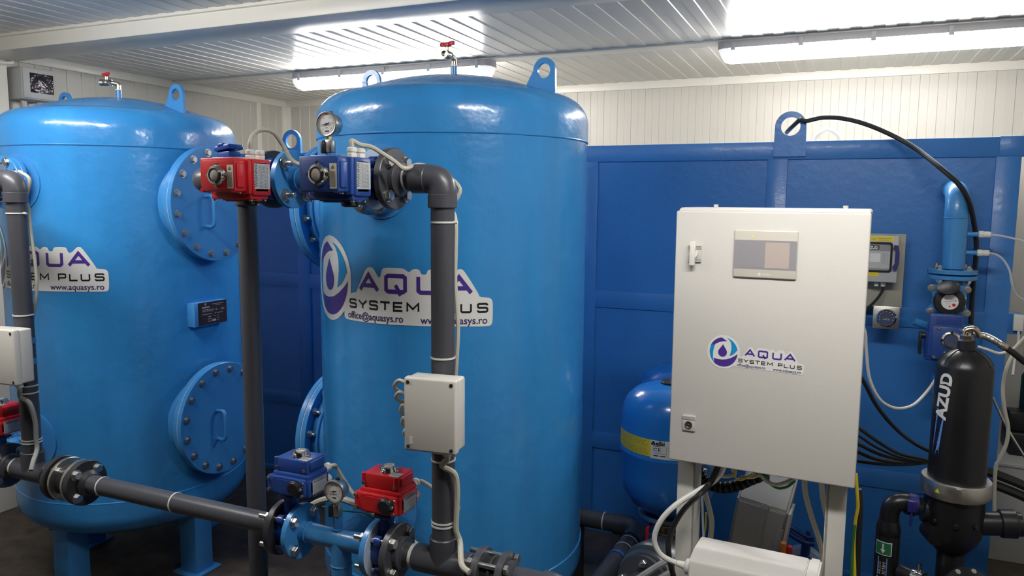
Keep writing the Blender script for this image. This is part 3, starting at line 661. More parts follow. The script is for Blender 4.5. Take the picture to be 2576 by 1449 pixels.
# long cross pipe between the two lower joints, and the drop pipe on the left of the middle tank
t = thing('plastic_cross_pipe', 'long grey plastic pipe running across low in front of the left tank', 'pipe', (-1.95, MY, ZB))
g = G(); g.cyl((XA+.630, MY, ZB), (XB-.215, MY, ZB), .0315, n=44); g.build('pipe', 'pvc', t)
g = G(); pvc_flange(g, XB-.193, ZB, -1); f = g.build('flange', 'pvc_dark', t); joint(f, XB, -1, ZB, 1, 0)
g = G(); g.cyl((XA+.612, MY, ZB), (XA+.636, MY, ZB), .079, n=56, ch=.002); g.rev([(.046, 0), (.046, .016), (.034, .028)], (XA+.632, MY, ZB), (1, 0, 0), 40); f = g.build('flange', 'pvc_dark', t)
for k in range(4):
    a = PI/4+k*PI/2; bolt(f, (XA+.636, MY+.058*math.cos(a), ZB+.058*math.sin(a)), (1, 0, 0), .0145, .011)
for x in (-2.305, -1.965, -1.568): tie(t, (x, MY, ZB), (1, 0, 0), .0315)
XD, YD = -1.80, 1.95
t = thing('plastic_drop_pipe', 'dark plastic drop pipe from behind the top red actuator down to the floor', 'pipe', (XD, YD, 0))
g = G(); g.cyl((XD, YD, 0), (XD, YD, ZT-.04), .0315, n=44); g.cyl((-1.72, MY, ZT), (XB-.215, MY, ZT), .0315, n=40); g.build('pipe', 'pvc', t)
g = G(); g.cyl((XD+.040, MY, ZT), (XD+.082, MY, ZT), .0385, n=40, ch=.002)
g.tube([(XD+.044, MY, ZT), (XD+.030, MY, ZT), (XD+.012, MY+.004, ZT), (XD+.003, MY+.014, ZT), (XD, MY+.032, ZT), (XD, MY+.06, ZT), (XD, YD-.06, ZT), (XD, YD-.032, ZT), (XD, YD-.012, ZT-.004), (XD, YD-.003, ZT-.014), (XD, YD, ZT-.032), (XD, YD, ZT-.045)], .0372, 36, 4)
g.cyl((XD, YD, ZT-.04), (XD, YD, ZT-.078), .0385, n=40, ch=.002); g.build('elbow', 'pvc', t)
g = G(); pvc_flange(g, XB-.193, ZT, -1); f = g.build('flange', 'pvc_dark', t); joint(f, XB, -1, ZT, 0, 1)
g = G(); g.cyl((XD, YD, .30), (XD, YD, .405), .0385, n=40, ch=.002); g.build('coupling', 'pvc', t)

# -------------------------------------------- junction boxes on the two risers
def junction_box(cx, label, loops):
    x = cx+.353; F = Mx.Translation((x+.012, MY-.034, 1.16)) @ Mx.Rotation(R(6), 4, 'Z')
    t = thing('junction_box', label, 'box', F.translation, 'grey junction boxes on the risers')
    g = G(F); g.box((-.070, -.050, -.095), (.070, 0, .095), .007, seg=3); g.box((-.066, -.002, -.05), (.066, .0005, .05)); g.build('box_body', 'abs_grey', t)
    g = G(F); g.box((-.0725, -.075, -.0975), (.0725, -.048, .0975), .0065, seg=3)
    g.box((-.058, -.0756, -.078), (-.048, -.0745, -.058)); lid = g.build('lid', 'abs_grey', t)
    for a in (-.060, .060):
        for b in (-.085, .085): g = G(F); g.rev([(.0048, -.0752), (.0048, -.0762), (.0030, -.0762), (.0026, -.0758), (0, -.0758)][::-1], (a, 0, b), (0, 1, 0), 16) if 0 else g.cyl((a, -.0752, b), (a, -.0765, b), .0050, n=16, ch=.0006); g.build('lid_screw', 'vent_black', lid)
    g = G(F); g.cyl((.030, -.030, -.095), (.030, -.030, -.101), .0135, n=6); g.cyl((.030, -.030, -.101), (.030, -.030, -.116), .0125, n=20, ch=.003); g.build('cable_gland', 'white_plastic', t)
    for z in (.040, -.035):
        g = G(); p = V((x, MY, 1.16+z)); g.rev([(.0322, -.011), (.0336, -.011), (.0336, .011), (.0322, .011)], p, (0, 0, 1), 36, closed=True); g.box(p+V((.026, -.034, -.009)), p+V((.046, -.024, .009)), .003); g.cyl(p+V((.036, -.045, 0)), p+V((.036, -.012, 0)), .005, n=8); g.build('pipe_clamp', 'zinc', t)
    if loops:
        for z, hh, ww in ((.072, .045, .040), (.040, .034, .036), (.006, .042, .022), (-.028, .034, .018), (-.062, .024, .012)):
            g = G(F); g.cyl((-.0725, -.040, z), (-.081, -.040, z), .0095, n=14, ch=.002); g.build('cable_gland', 'white_plastic', t)
            g = G(F); g.tube([(-.080, -.040, z), (-.080-ww*.6, -.038, z+.005), (-.080-ww, -.030, z-hh*.35), (-.080-ww*.6, -.014, z-hh*.8), (-.080, .004, z-hh), (-.062, .014, z-hh-.006)], .0052, 10); g.build('cable_loop', 'cable_beige', t)
    return F
FJB = junction_box(XB, 'grey plastic junction box on the middle riser, below the logo', 1)
FJA = junction_box(XA, 'grey plastic junction box cut by the left edge of the photo', 0)

# cables around the manifolds
def gl(cx, zz): return V((cx+.060, MY-zz, ZT+.0724))
a = gl(XB-.1772, .186)
wire('actuator_cable', 'beige cable arching from the top red actuator to the top blue one', [a, a+V((.002, 0, .02))]+cable((640, 336, 1.60), (664, 326, 1.62), (690, 335, 1.65), (712, 366, 1.68), (731, 399, 1.69), (752, 413, 1.695), (775, 413, 1.695)), .0062, 'cable_beige', 'actuator cables')
a = gl(XB+.1432, .186)
wire('actuator_cable', 'beige cable from the top blue actuator over the elbow and down the riser', [a, a+V((0, 0, .015))]+cable((906, 364, 1.60), (935, 370, 1.62), (965, 388, 1.64), (995, 408, 1.665), (1018, 424, 1.685))+[V((-1.055, 1.795, 1.803)), V((-1.0, 1.815, 1.785)), V((-.945, 1.815, 1.74))]+cable((1137, 520, 1.805), (1144, 545, 1.795), (1147, 575, 1.79), (1146, 640, 1.79), (1145, 700, 1.79), (1149, 770, 1.79), (1152, 830, 1.79), (1149, 900, 1.79), (1146, 945, 1.795)), .0060, 'cable_beige', 'actuator cables')
a = FJB @ V((.030, -.030, -.112))
wire('box_cable', 'grey cable looping down from the middle junction box along the riser', [a, a+V((.001, 0, -.012)), V((-.945, 1.715, 1.008)), V((-.920, 1.735, .985)), V((-.917, 1.745, .94)), V((-.921, 1.75, .88)), V((-.924, 1.752, .82)), V((-.913, 1.755, .785)), V((-.88, 1.70, .755)), V((-.85, 1.685, .745))], .0080, 'cable_grey' if 0 else 'cable_beige')
a = FJA @ V((.030, -.030, -.112))
wire('box_cable', 'grey cable below the left junction box, tied to the left riser', [a, a+V((.001, 0, -.012)), V((-2.640, 1.712, 1.005)), V((-2.605, 1.72, .985)), V((-2.605, 1.735, .92)), V((-2.612, 1.74, .85)), V((-2.605, 1.735, .81)), V((-2.575, 1.70, .785)), V((-2.56, 1.68, .76))], .0080, 'cable_grey')
wire('riser_cable', 'thin cable running down behind the left riser and elbow', [V((-2.70, 1.80, 1.80)), V((-2.66, 1.81, 1.77))]+cable((66, 500, 1.815), (72, 525, 1.812), (75, 560, 1.806), (81, 610, 1.80), (88, 660, 1.80), (92, 710, 1.80), (91, 750, 1.80), (84, 790, 1.80), (80, 820, 1.805)), .0058, 'cable_beige')
def gb(cx, zz): return V((cx+.060, MY+.0724, ZB+zz))
a = gb(XB+.1672, .186)
wire('actuator_cable', 'beige cable from the lower red actuator to behind the middle riser', [a, a+V((.01, .012, -.002)), V((-1.05, 1.86, .875)), V((-1.01, 1.86, .855)), V((-.96, 1.84, .84))], .0058, 'cable_beige', 'actuator cables')
a = gb(XB-.1422, .186)
wire('actuator_cable', 'beige cable drooping from the lower blue actuator behind the gauge', [a, a+V((.012, .012, 0)), V((-1.40, 1.87, .88)), V((-1.372, 1.88, .83)), V((-1.32, 1.86, .800)), V((-1.26, 1.855, .765)), V((-1.20, 1.85, .72)), V((-1.14, 1.86, .62))], .0058, 'cable_beige', 'actuator cables')
wire('flexible_conduit', 'thick grey conduit passing low behind the lower gauge', [V((-1.56, 1.90, .70)), V((-1.50, 1.90, .745)), V((-1.42, 1.89, .775)), V((-1.34, 1.885, .770)), V((-1.24, 1.885, .745)), V((-1.14, 1.89, .68)), V((-1.02, 1.93, .60))], .0105, 'cable_beige')
wire('earth_wire', 'thin green and yellow earth wire behind the lower gauge', [V((-1.46, 1.87, .748)), V((-1.38, 1.865, .750)), V((-1.28, 1.865, .752)), V((-1.18, 1.87, .69)), V((-1.10, 1.88, .615))], .0022, 'earth_green')
wire('hanging_cable', 'thin grey cable hanging beside the lower steel drop pipe', [V((-1.365, 1.80, .69)), V((-1.372, 1.80, .60)), V((-1.40, 1.80, .50)), V((-1.44, 1.79, .40))], .0045, 'cable_grey')
# small blue plastic housing that stands up behind the top red actuator
t = thing('indicator_housing', 'small blue plastic housing with lid behind the top red actuator', 'box', (-1.785, 1.86, ZT+.0375))
c = V((-1.785, 1.86, 0)); g = G(); g.cyl(c+V((0, 0, 1.8025)), c+V((0, 0, 1.835)), .020, n=24); g.box(c+V((-.024, -.026, 1.822)), c+V((.026, .026, 1.856)), .005); g.build('housing', 'valve_blue', t)
g = G(Mx.Translation(c+V((0, 0, 1.858))) @ Mx.Rotation(R(-8), 4, 'Y')); g.box((-.030, -.032, 0), (.032, .032, .016), .004); g.box((-.012, -.034, .012), (.010, -.022, .021), .002); g.build('flap', 'valve_blue', t)

# ------------------------------------------------------------ control cabinet
CF = Mx.Translation((-.438, 2.166, .958)) @ Mx.Rotation(R(-3), 4, 'Z')     # u right, y back, z up from the door's lower left corner
t = thing('control_cabinet', 'light grey steel control cabinet with touch screen and logo sticker', 'cabinet', (-.19, 2.28, 0))
g = G(CF); g.box((.006, .020, .004), (.496, .232, .736), .004); g.box((.004, .018, .722), (.498, .232, .7325), .002); g.box((.006, .06, .731), (.494, .232, .7365), .002)
for u in (.075, .43): g.cyl((u, .17, .736), (u, .17, .745), .007, n=14)
g.build('enclosure', 'cabinet_paint', t)
g = G(CF); g.box((0, 0, 0), (.5, .019, .727), .0045, seg=3); dr = g.build('door', 'cabinet_paint', t); dr['label'] = 'textured light grey door'
g = G(CF); g.box((.0375, -.004, .584), (.075, .001, .630), .0015)
for k in range(4): g.box((.0375, -.0058, .622+k*.0026-.001), (.075, -.003, .6232+k*.0026-.001), .0004); g.box((.0375, -.0058, .5850+k*.0026), (.075, -.003, .5864+k*.0026), .0004)
lt = g.build('latch_base', 'cabinet_grey', dr)
g = G(CF @ Mx.Translation((.054, 0, .607)) @ Mx.Rotation(R(1.5), 4, 'Y')); g.box((-.0085, -.020, -.032), (.0065, -.007, .035), .002); g.cyl((0, -.002, 0), (0, -.014, 0), .012, n=24); g.build('latch_handle', 'white_plastic', lt)
g = G(CF); g.box((.0385, -.005, .0955), (.075, .001, .141), .0015)
for k in range(4): g.box((.0385, -.0065, .1295+k*.0026), (.075, -.004, .1309+k*.0026), .0004)
lk = g.build('lock_plate', 'cabinet_grey', dr)
g = G(CF); g.rev([(.0105, 0), (.0105, .003), (.0082, .003), (.0078, .0015), (0, .0015)], (.0567, -.005, .114), ((CF.to_3x3().inverted() @ (CF.to_3x3() @ V((0, -1, 0))))), 28); g.box((.0547, -.0085, .1133), (.0587, -.006, .1147)); g.build('lock_barrel', 'zinc', lk)
# touch panel
g = G(CF); g.box((.1635, -.0065, .5475), (.3285, .001, .678), .004, seg=3); tp = g.build('touch_panel', 'bezel', dr); tp['label'] = 'touch screen operator panel'
fp = lambda k: (lambda u, v: CF @ V((u, -.0067-k, v)))
g = G(); g.loop([(.1650, .5715), (.3270, .5715), (.3270, .6505), (.1650, .6505)], fp(0)); g.build('panel_front', 'screen_grey', tp)
g = G(); g.loop([(.1840, .5765), (.2465, .5765), (.2465, .6455), (.1840, .6455)], fp(.0004)); g.mi = 1; g.loop([(.2465, .5765), (.3085, .5765), (.3085, .6455), (.2465, .6455)], fp(.0004)); g.build('screen', ['screen_grey', 'screen_pink'], tp)
g = G(CF); g.cyl((.2135, -.0064, .6605), (.2135, -.0074, .6605), .0022, n=14); g.build('led', 'led_orange', tp)
g = G(); g.loop(arcpts(.2335, .5585, .0042, 0, 345, 20), fp(.0002)); [g.loop([(x, .5565), (x+.0022, .5565), (x+.0022, .5605), (x, .5605)], fp(.0002)) for x in (.2420, .2452, .2484, .2516, .2548, .2580, .2612)]; g.build('panel_mark', 'white_plastic', tp)
cr, sr_ = math.cos(R(-1.4)), math.sin(R(-1.4))
def fcab(u, v, k): u, v = u*.0001165, v*.0001245; return CF @ V((.1459+u*cr-v*sr_, -.0006-.0004*k, .3350+u*sr_+v*cr))
logo(dr, fcab, None, 0)
for u in (.040, .455):                       # stand legs
    g = G(CF); s = 1 if u < .2 else -1
    g.box((u-.026, .060, -.958), (u+.026, .066, .01), .001); g.box((u+s*.020, .060, -.958), (u+s*.026, .150, .01), .001); g.box((u-.03, .05, -.958), (u+.03, .16, -.950), .001); g.build('stand_leg', 'cabinet_grey', t)
g = G(CF); g.box((.03, .066, -.35), (.46, .076, -.31), .001); g.build('stand_crossbar', 'cabinet_grey', t)
# things under the cabinet
def trunk(g, P, u0, u1, bev):
    q = bmesh.new(); A = [[q.verts.new((u, y, z)) for y, z in P] for u in (u0, u1)]; n = len(P)
    for k in range(n): q.faces.new((A[0][k], A[0][(k+1) % n], A[1][(k+1) % n], A[1][k]))
    q.faces.new(A[0][::-1]); q.faces.new(A[1]); bmesh.ops.recalc_face_normals(q, faces=q.faces); bmesh.ops.bevel(q, geom=q.edges[:], offset=bev, segments=2, affect='EDGES'); g._take(q)
t = thing('power_supply_box', 'long white metal box with plug below the cabinet at the bottom edge', 'box', CF @ V((.26, -.02, -.44)))
prof = [(.0598, -.241), (-.036, -.238), (-.088, -.248), (-.096, -.259), (-.096, -.44), (.0598, -.44)]
g = G(CF); trunk(g, prof, .091, .395, .003); g.build('case', 'cabinet_paint', t)
g = G(CF)
for k in range(6): g.cyl((.118+k*.010, -.0955, -.318+.005*(k % 2)), (.118+k*.010, -.0968, -.318+.005*(k % 2)), .0020, n=8)
g.build('vent_holes', 'vent_black', t)
g = G(CF); trunk(g, [(y+(-.003 if y < 0 else 0), z+(.003 if z > -.3 else -.003)) for y, z in prof], .396, .428, .005); g.build('end_cover', 'white_plastic', t)
g = G(CF); g.cyl((.091, -.02, -.306), (.065, -.02, -.305), .0225, n=28, ch=.004); g.cyl((.066, -.02, -.305), (.040, -.02, -.302), .012, .0085, n=18); g.build('plug', 'white_plastic', t)
PT = CF @ V((.0375, -.02, -.302))
C2 = 'cables under the control cabinet'
wire('power_cable', 'white power cable curving from below the cabinet to the white plug', cable((1822, 1172, 2.24), (1812, 1192, 2.24), (1790, 1215, 2.235), (1755, 1235, 2.19), (1700, 1270, 2.15), (1662, 1310, 2.14), (1646, 1355, 2.14), (1660, 1392, 2.145), (1690, 1412, 2.15))+[PT+V((-.012, 0, .003)), PT], .0080, 'cable_white', C2)
wire('power_cable', 'black cable hanging from below the cabinet beside the white power cable', cable((1806, 1172, 2.212), (1799, 1190, 2.208), (1783, 1220, 2.205), (1757, 1246, 2.155), (1722, 1280, 2.16), (1696, 1320, 2.17), (1683, 1360, 2.175), (1683, 1400, 2.18), (1694, 1449, 2.19), (1705, 1500, 2.2)), .0085, 'cable_black', C2)
def conduit(g, pts, r):
    P = []; L = 0
    g.tube(pts, r, 14, 30, rr=lambda s: r*(1+.09*math.sin(s*620)))
t = G(); conduit(t, cable((1752, 1170, 2.345), (1757, 1185, 2.345), (1775, 1213, 2.345), (1810, 1226, 2.345), (1850, 1222, 2.345), (1890, 1206, 2.345), (1930, 1190, 2.345)), .0175)
tag(t.build('corrugated_conduit', 'cable_black', origin=at(1810, 1226, 2.33)), 'black corrugated conduit loop hanging under the cabinet', 'cable', C2)
for pts, r, m, lb in (
    (((1842, 1180, 2.30), (1848, 1192, 2.30), (1830, 1198, 2.30), (1808, 1196, 2.29), (1790, 1190, 2.28)), .0065, 'cable_beige', 'short beige cable bend just under the cabinet, left of the yellow wire'),
    (((1852, 1180, 2.28), (1850, 1200, 2.28), (1862, 1208, 2.28), (1882, 1200, 2.28), (1900, 1190, 2.28)), .0028, 'earth_yellow', 'thin yellow wire loop just under the cabinet'),
    (((1862, 1200, 2.29), (1890, 1201, 2.29), (1912, 1196, 2.29), (1930, 1212, 2.29), (1955, 1219, 2.29), (1985, 1210, 2.29), (2010, 1195, 2.29)), .0055, 'cable_beige', 'pinkish beige cable sagging under the middle of the cabinet'),
    (((1928, 1190, 2.31), (1934, 1212, 2.31), (1955, 1227, 2.31), (1980, 1224, 2.31), (2000, 1208, 2.31)), .0048, 'earth_green', 'green earth cable sagging under the middle of the cabinet'),
    (((2024, 1200, 2.33), (2026, 1240, 2.33), (2040, 1295, 2.33), (2058, 1350, 2.34), (2070, 1400, 2.34), (2074, 1460, 2.34), (2076, 1540, 2.34)), .0078, 'cable_beige', 'left of two thick beige cables dropping beside the right stand leg'),
    (((2066, 1210, 2.34), (2070, 1250, 2.34), (2080, 1300, 2.34), (2092, 1350, 2.335), (2098, 1400, 2.33), (2098, 1460, 2.33), (2098, 1540, 2.33)), .0078, 'cable_beige', 'right of two thick beige cables dropping beside the right stand leg'),
    (((1772, 1180, 2.36), (1772, 1230, 2.36), (1782, 1270, 2.36), (1790, 1310, 2.36), (1788, 1350, 2.36), (1780, 1420, 2.36)), .0085, 'cable_beige', 'thick beige cable dropping beside the left stand leg'),
    (((1762, 1190, 2.345), (1766, 1240, 2.345), (1768, 1300, 2.345), (1770, 1360, 2.345), (1768, 1430, 2.345)), .0035, 'cable_white', 'thin white cable close along the left stand leg'),
    (((1776, 1290, 2.37), (1776, 1320, 2.37), (1771, 1350, 2.37), (1768, 1400, 2.37)), .0028, 'earth_yellow', 'thin yellow wire beside the left stand leg'),
    (((2153, 1190, 2.30), (2156, 1240, 2.29), (2158, 1275, 2.29), (2152, 1310, 2.29), (2148, 1360, 2.29), (2150, 1449, 2.29), (2152, 1540, 2.29)), .0048, 'earth_yellow', 'yellow earth cable running down the right stand leg'),
    (((2150, 1320, 2.283), (2145, 1370, 2.283), (2142, 1449, 2.283), (2142, 1540, 2.283)), .0042, 'earth_green', 'green earth cable running down the right stand leg'),
    (((2160, 1230, 2.32), (2163, 1280, 2.32), (2160, 1340, 2.32), (2156, 1449, 2.32), (2156, 1540, 2.32)), .0090, 'cable_black', 'black corrugated tube running down the right stand leg')):
    wire('hanging_cable', lb, cable(*pts), r, m, C2)
# grey frequency inverter leaning behind the stand
F = Mx.Translation(at(1895, 1420, 2.86)) @ Mx.Rotation(R(8), 4, 'Y') @ Mx.Rotation(R(-4), 4, 'Z')
t = thing('frequency_inverter', 'grey plastic pump inverter housing tilted behind the cabinet stand', 'inverter', F.translation)
g = G(F); q = bmesh.new(); pr_ = [(-.0, -.02), (.0, .235), (.145, .335), (.16, .335), (.16, -.02)]
A = [[q.verts.new((x, y, z)) for y, z in pr_] for x in (-.105, .082)]
for k in range(5): q.faces.new((A[0][k], A[0][(k+1) % 5], A[1][(k+1) % 5], A[1][k]))
q.faces.new(A[0][::-1]); q.faces.new(A[1]); bmesh.ops.recalc_face_normals(q, faces=q.faces); bmesh.ops.bevel(q, geom=q.edges[:], offset=.010, segments=3, affect='EDGES'); g._take(q); g.build('housing', 'inverter_grey', t)
g = G(F); g.box((-.012, -.004, -.02), (-.006, .004, .238)); g.box((.012, -.004, -.02), (.018, .004, .243)); g.box((.056, -.006, -.02), (.082, .02, .17), .003); g.build('front_ribs', 'inverter_grey', t)
g = G(F); g.box((.0845, -.03, .02), (.094, .09, .245), .001); g.build('mounting_plate', 'cabinet_grey', t)
t = thing('rotary_switch', 'orange and red rotary switch beside the grey inverter', 'switch', at(1978, 1390, 2.80))
g = G(); p = at(1972, 1384, 2.80); g.box(p+V((-.012, -.012, -.03)), p+V((.008, .012, .03)), .004); g.build('knob', 'orange_plastic', t); g = G(); p = at(1984, 1390, 2.81); g.box(p+V((-.008, -.01, -.03)), p+V((.012, .012, .026)), .004); g.box(at(1978, 1410, 2.81)+V((-.03, -.01, -.06)), at(1978, 1410, 2.81)+V((.035, .02, .002)), .003); g.build('switch_base', 'knob_red', t)
# blue valve with lever behind the stand
t = thing('butterfly_valve', 'dark blue hand valve with white flange behind the beige cables', 'valve', at(2010, 1400, 3.16))
g = G(); g.tube(cable((1965, 1312, 3.16), (2000, 1332, 3.16), (2030, 1350, 3.16), (2048, 1352, 3.16)), .011, 10); g.tube(cable((1965, 1325, 3.16), (1995, 1348, 3.16), (2025, 1364, 3.16), (2050, 1368, 3.16)), .012, 10); g.cyl(at(2034, 1335, 3.16), at(2034, 1360, 3.16), .008, n=12); g.build('lever', 'valve_blue', t)
g = G(); c = at(2020, 1425, 3.20); g.cyl(c+V((0, -.02, 0)), c+V((0, .02, 0)), .085, n=40, ch=.002); g.build('flange', 'face_grey_blue', t); g = G(); g.cyl(c+V((0, -.05, -.02)), c+V((0, -.022, -.02)), .08, n=40, ch=.003); g.cyl(c+V((0, 0, 0)), at(2030, 1360, 3.16), .018, n=16); g.build('body', 'valve_blue', t)

# ------------------------------------------------ expansion vessels and pump
def vessel(x, y, z0, label, full):
    t = thing('expansion_vessel', label, 'vessel', (x, y, z0), 'blue expansion vessels'); r = .180
    prof = [(.05, 0), (.095, .012), (.14, .045), (.168, .09), (.178, .15), (r, .24), (.1820, .244), (.1820, .250), (r, .254), (r, .36), (.176, .40), (.160, .44), (.13, .467), (.09, .483), (.045, .490), (0, .491)]
    g = G(); g.rev(prof, (x, y, z0), n=72); g.build('shell', 'vessel_blue', t)
    g = G(); g.rev([(.0, .488), (.040, .488), (.040, .496), (.034, .500), (.0, .500)], (x, y, z0), n=30); g.build('cap', 'black_plastic', t)
    g = G(); g.rev([(.108, -.012), (.108, .004), (.06, .010), (.06, -.012)], (x, y, z0), n=48)
    for k in range(6): a = k*PI/3; g.hexa((x+.088*math.cos(a), y+.088*math.sin(a), z0-.012), (0, 0, -1), .011, .008)
    g.build('counter_flange', 'zinc', t)
    if not full: g = G(); g.cyl((x, y, 0), (x, y, z0-.01), .03, n=24); g.cyl((x, y, 0), (x, y, .02), .12, n=36); g.build('stand', 'zinc', t)
    if full:
        fv = lambda a, v, k=0: V((x+(r+.0008+.0006*k)*math.cos(R(a)), y+(r+.0008+.0006*k)*math.sin(R(a)), z0+v)); z1, z2 = .262, .324
        g = G(); g.loop([(-190, z1), (-100, z1), (-100, z2), (-190, z2)], fv, 4); b1 = g.build('yellow_label', 'label_yellow', t); b1['label'] = 'yellow printed band'
        g = G()
        for k in range(14):
            v = z1+.004+k*.0041; 
            a = -186
            while k != 7 and a < -106: l = random.uniform(3, 9); g.loop([(a, v), (min(a+l, -103), v), (min(a+l, -103), v+.0010), (a, v+.0010)], lambda p, q: fv(p, q, 1), 4); a += l+1.6
        g.build('fine_print', 'ink_grey', b1)
        g = G(); g.loop([(-100, z1-.004), (-30, z1-.004), (-30, z2), (-100, z2)], fv, 4); b2 = g.build('white_label', 'sticker_white', t); b2['label'] = 'white maker label'
        f1 = lambda u, v: fv(-100+u/(r*PI/180), z1+v, 1)
        g = G(); put_text(g, 'elbi', .019, .045, .022, f1, .031, .01, bold=.03); put_text(g, 'CE', .011, .024, .017, f1, .026, .01)
        for aa in (90, 210, 330): g.loop(arcpts(.010+.0045*math.cos(R(aa)), .051+.0045*math.sin(R(aa)), .0040, 0, 340, 14), f1)
        for u0, v0, u1, v1 in ((.008, .016, .20, .0166), (.056, .016, .0566, .040), (.056, .040, .2, .0406), (.010, .041, .035, .0428), (.012, .006, .030, .009), (.036, .006, .054, .009), (.064, .033, .10, .0355), (.064, .025, .095, .0275), (.070, .006, .10, .0085), (.112, .006, .13, .0085)): g.loop([(u0, v0), (u1, v0), (u1, v1), (u0, v1)], f1, .01)
        g.build('label_print', 'ink_black', b2)
    return t
vessel(-.553, 2.75, .555, 'bright blue expansion vessel with yellow band, partly behind the cabinet', 1)
vessel(-.62, 3.28, .515, 'second blue expansion vessel, only its top showing behind the first', 0)
t = thing('brass_manifold', 'brass fitting below the front expansion vessel', 'fitting', (-.553, 2.75, .40))
g = G(); g.cyl((-.553, 2.75, .40), (-.553, 2.75, .535), .034, n=30)
for z in (.415, .445, .475, .505): g.torus((-.553, 2.75, z), (0, 0, 1), .035, .004, 36)
g.hexa((-.585, 2.75, .52), (-1, 0, 0), .017, .05); g.hexa((-.52, 2.75, .50), (1, 0, 0), .017, .04); g.build('body', 'brass', t)
g = G(); g.cyl((-.553, 2.75, 0), (-.553, 2.75, .40), .03, n=24); g.build('supply_pipe', 'zinc', t)
g = G(); p = at(1628, 1347, 2.66); g.box(p+V((-.006, -.006, -.032)), p+V((.006, .006, .03)), .003); g.cyl(p+V((0, 0, .025)), V((-.60, 2.74, .52)), .006, n=10); g.build('lever', 'knob_red', t)
t = thing('plastic_suction_pipe', 'dark plastic pipe low behind the middle tank, bending toward the pump', 'pipe', (-.9, 3.05, .33))
g = G(); g.cyl((-1.6, 3.05, .335), (-.80, 3.05, .335), .0375, n=36); g.cyl((-.735, 2.97, .322), (-.79, 2.40, .28), .0375, n=36); g.build('pipe', 'pvc', t)
g = G(); g.tube([(-.84, 3.05, .335), (-.80, 3.05, .334), (-.765, 3.042, .332), (-.74, 3.015, .328), (-.732, 2.97, .322), (-.736, 2.93, .319)], .0445, 30, 5); g.build('elbow', 'pvc', t)
for p, d, q in (((-.885, 3.05, .335), (1, 0, 0), .0378), ((-.738, 2.91, .317), (.09, 1, .07), .0385), ((-.744, 2.85, .313), (.09, 1, .07), .0385)): tie(t, p, d, q)
g = G(); g.rev([(.0385, -.008), (.0405, -.008), (.0405, .008), (.0385, .008)], (-.752, 2.78, .308), (.09, 1, .07), 30, closed=True); g.build('strap', 'strap_blue', t)
g = G(); g.box((-1.02, 3.03, 0), (-.98, 3.07, .298)); g.build('pipe_support', 'pvc_dark', t)
t = thing('booster_pump', 'zinc flanged booster pump at the bottom edge, left of the white plug', 'pump', (-.53, 2.42, 0))
c = V((-.535, 2.45, .425)); ax = V((-.35, -.93, .10)).normalized()
g = G(); g.rev([(.0, -.10), (.122, -.10), (.130, -.085), (.130, .0), (.122, .012), (.06, .03), (0, .03)], c, ax, 56); g.build('pump_casing', 'pump_iron', t)
g = G(); g.rev([(.05, .03), (.112, .03), (.112, .044), (.05, .044)], c, ax, 52); f = g.build('flange', 'zinc', t)
g = G(); g.rev([(.0, .046), (.100, .046), (.100, .066), (.048, .07), (.048, .12), (0, .12)], c, ax, 52); pf_ = g.build('plastic_flange', 'pvc', t)
s1 = ax.orthogonal().normalized(); s2 = ax.cross(s1)
for k in range(4):
    a = PI/4+k*PI/2; p = c+ax*.066+(s1*math.cos(a)+s2*math.sin(a))*.078; g = G(); g.hexa(p, ax, .014, .012); g.cyl(p, p+ax*.026, .007, n=12); g.build('bolt', 'zinc', pf_)
g = G(); g.box((-.62, 2.36, 0), (-.45, 2.58, .05), .006); g.box((-.57, 2.42, .04), (-.50, 2.52, .32), .01); g.build('pump_foot', 'pump_iron', t)
for k, (dx, lb) in enumerate(((0, 'upper'), (26, 'lower'))):
    wire('grey_hose', '%s of two grey hoses crossing over the pump at the bottom edge' % lb, cable((1540+dx*2, 1500+dx, 2.20), (1620+dx, 1446+dx*.8, 2.22), (1665+dx*.7, 1418+dx*.9, 2.25), (1700+dx*.4, 1405+dx*1.0, 2.28), (1745, 1398+dx, 2.32), (1775, 1395+dx, 2.36)), .0105, 'cable_grey', 'grey hoses by the pump')
for k, (x0, y0) in enumerate(((1697, 1310), (1706, 1330), (1714, 1345))):
    wire('grey_hose', '%s of three thin grey hoses hanging behind the left stand leg' % ('left', 'middle', 'right')[k], cable((x0, y0-20, 2.68-k*.02), (x0+12, y0+20, 2.66-k*.02), (x0+8, y0+60, 2.65-k*.02), (x0+4, 1449, 2.65-k*.02), (x0+2, 1520, 2.65-k*.02)), .0060, 'cable_grey', 'thin grey hoses')
g = G(); g.tube(cable((1712, 1300, 2.88), (1716, 1340, 2.88), (1708, 1390, 2.88), (1712, 1440, 2.88), (1712, 1560, 2.88)), .035, 20, 8, rr=lambda s: .032+.006*math.sin(s*19)); tag(g.build('wrapped_pipe', 'foil_dark', origin=at(1712, 1370, 2.88)), 'pipe wrapped in crinkled dark foil behind the left stand leg', 'pipe')

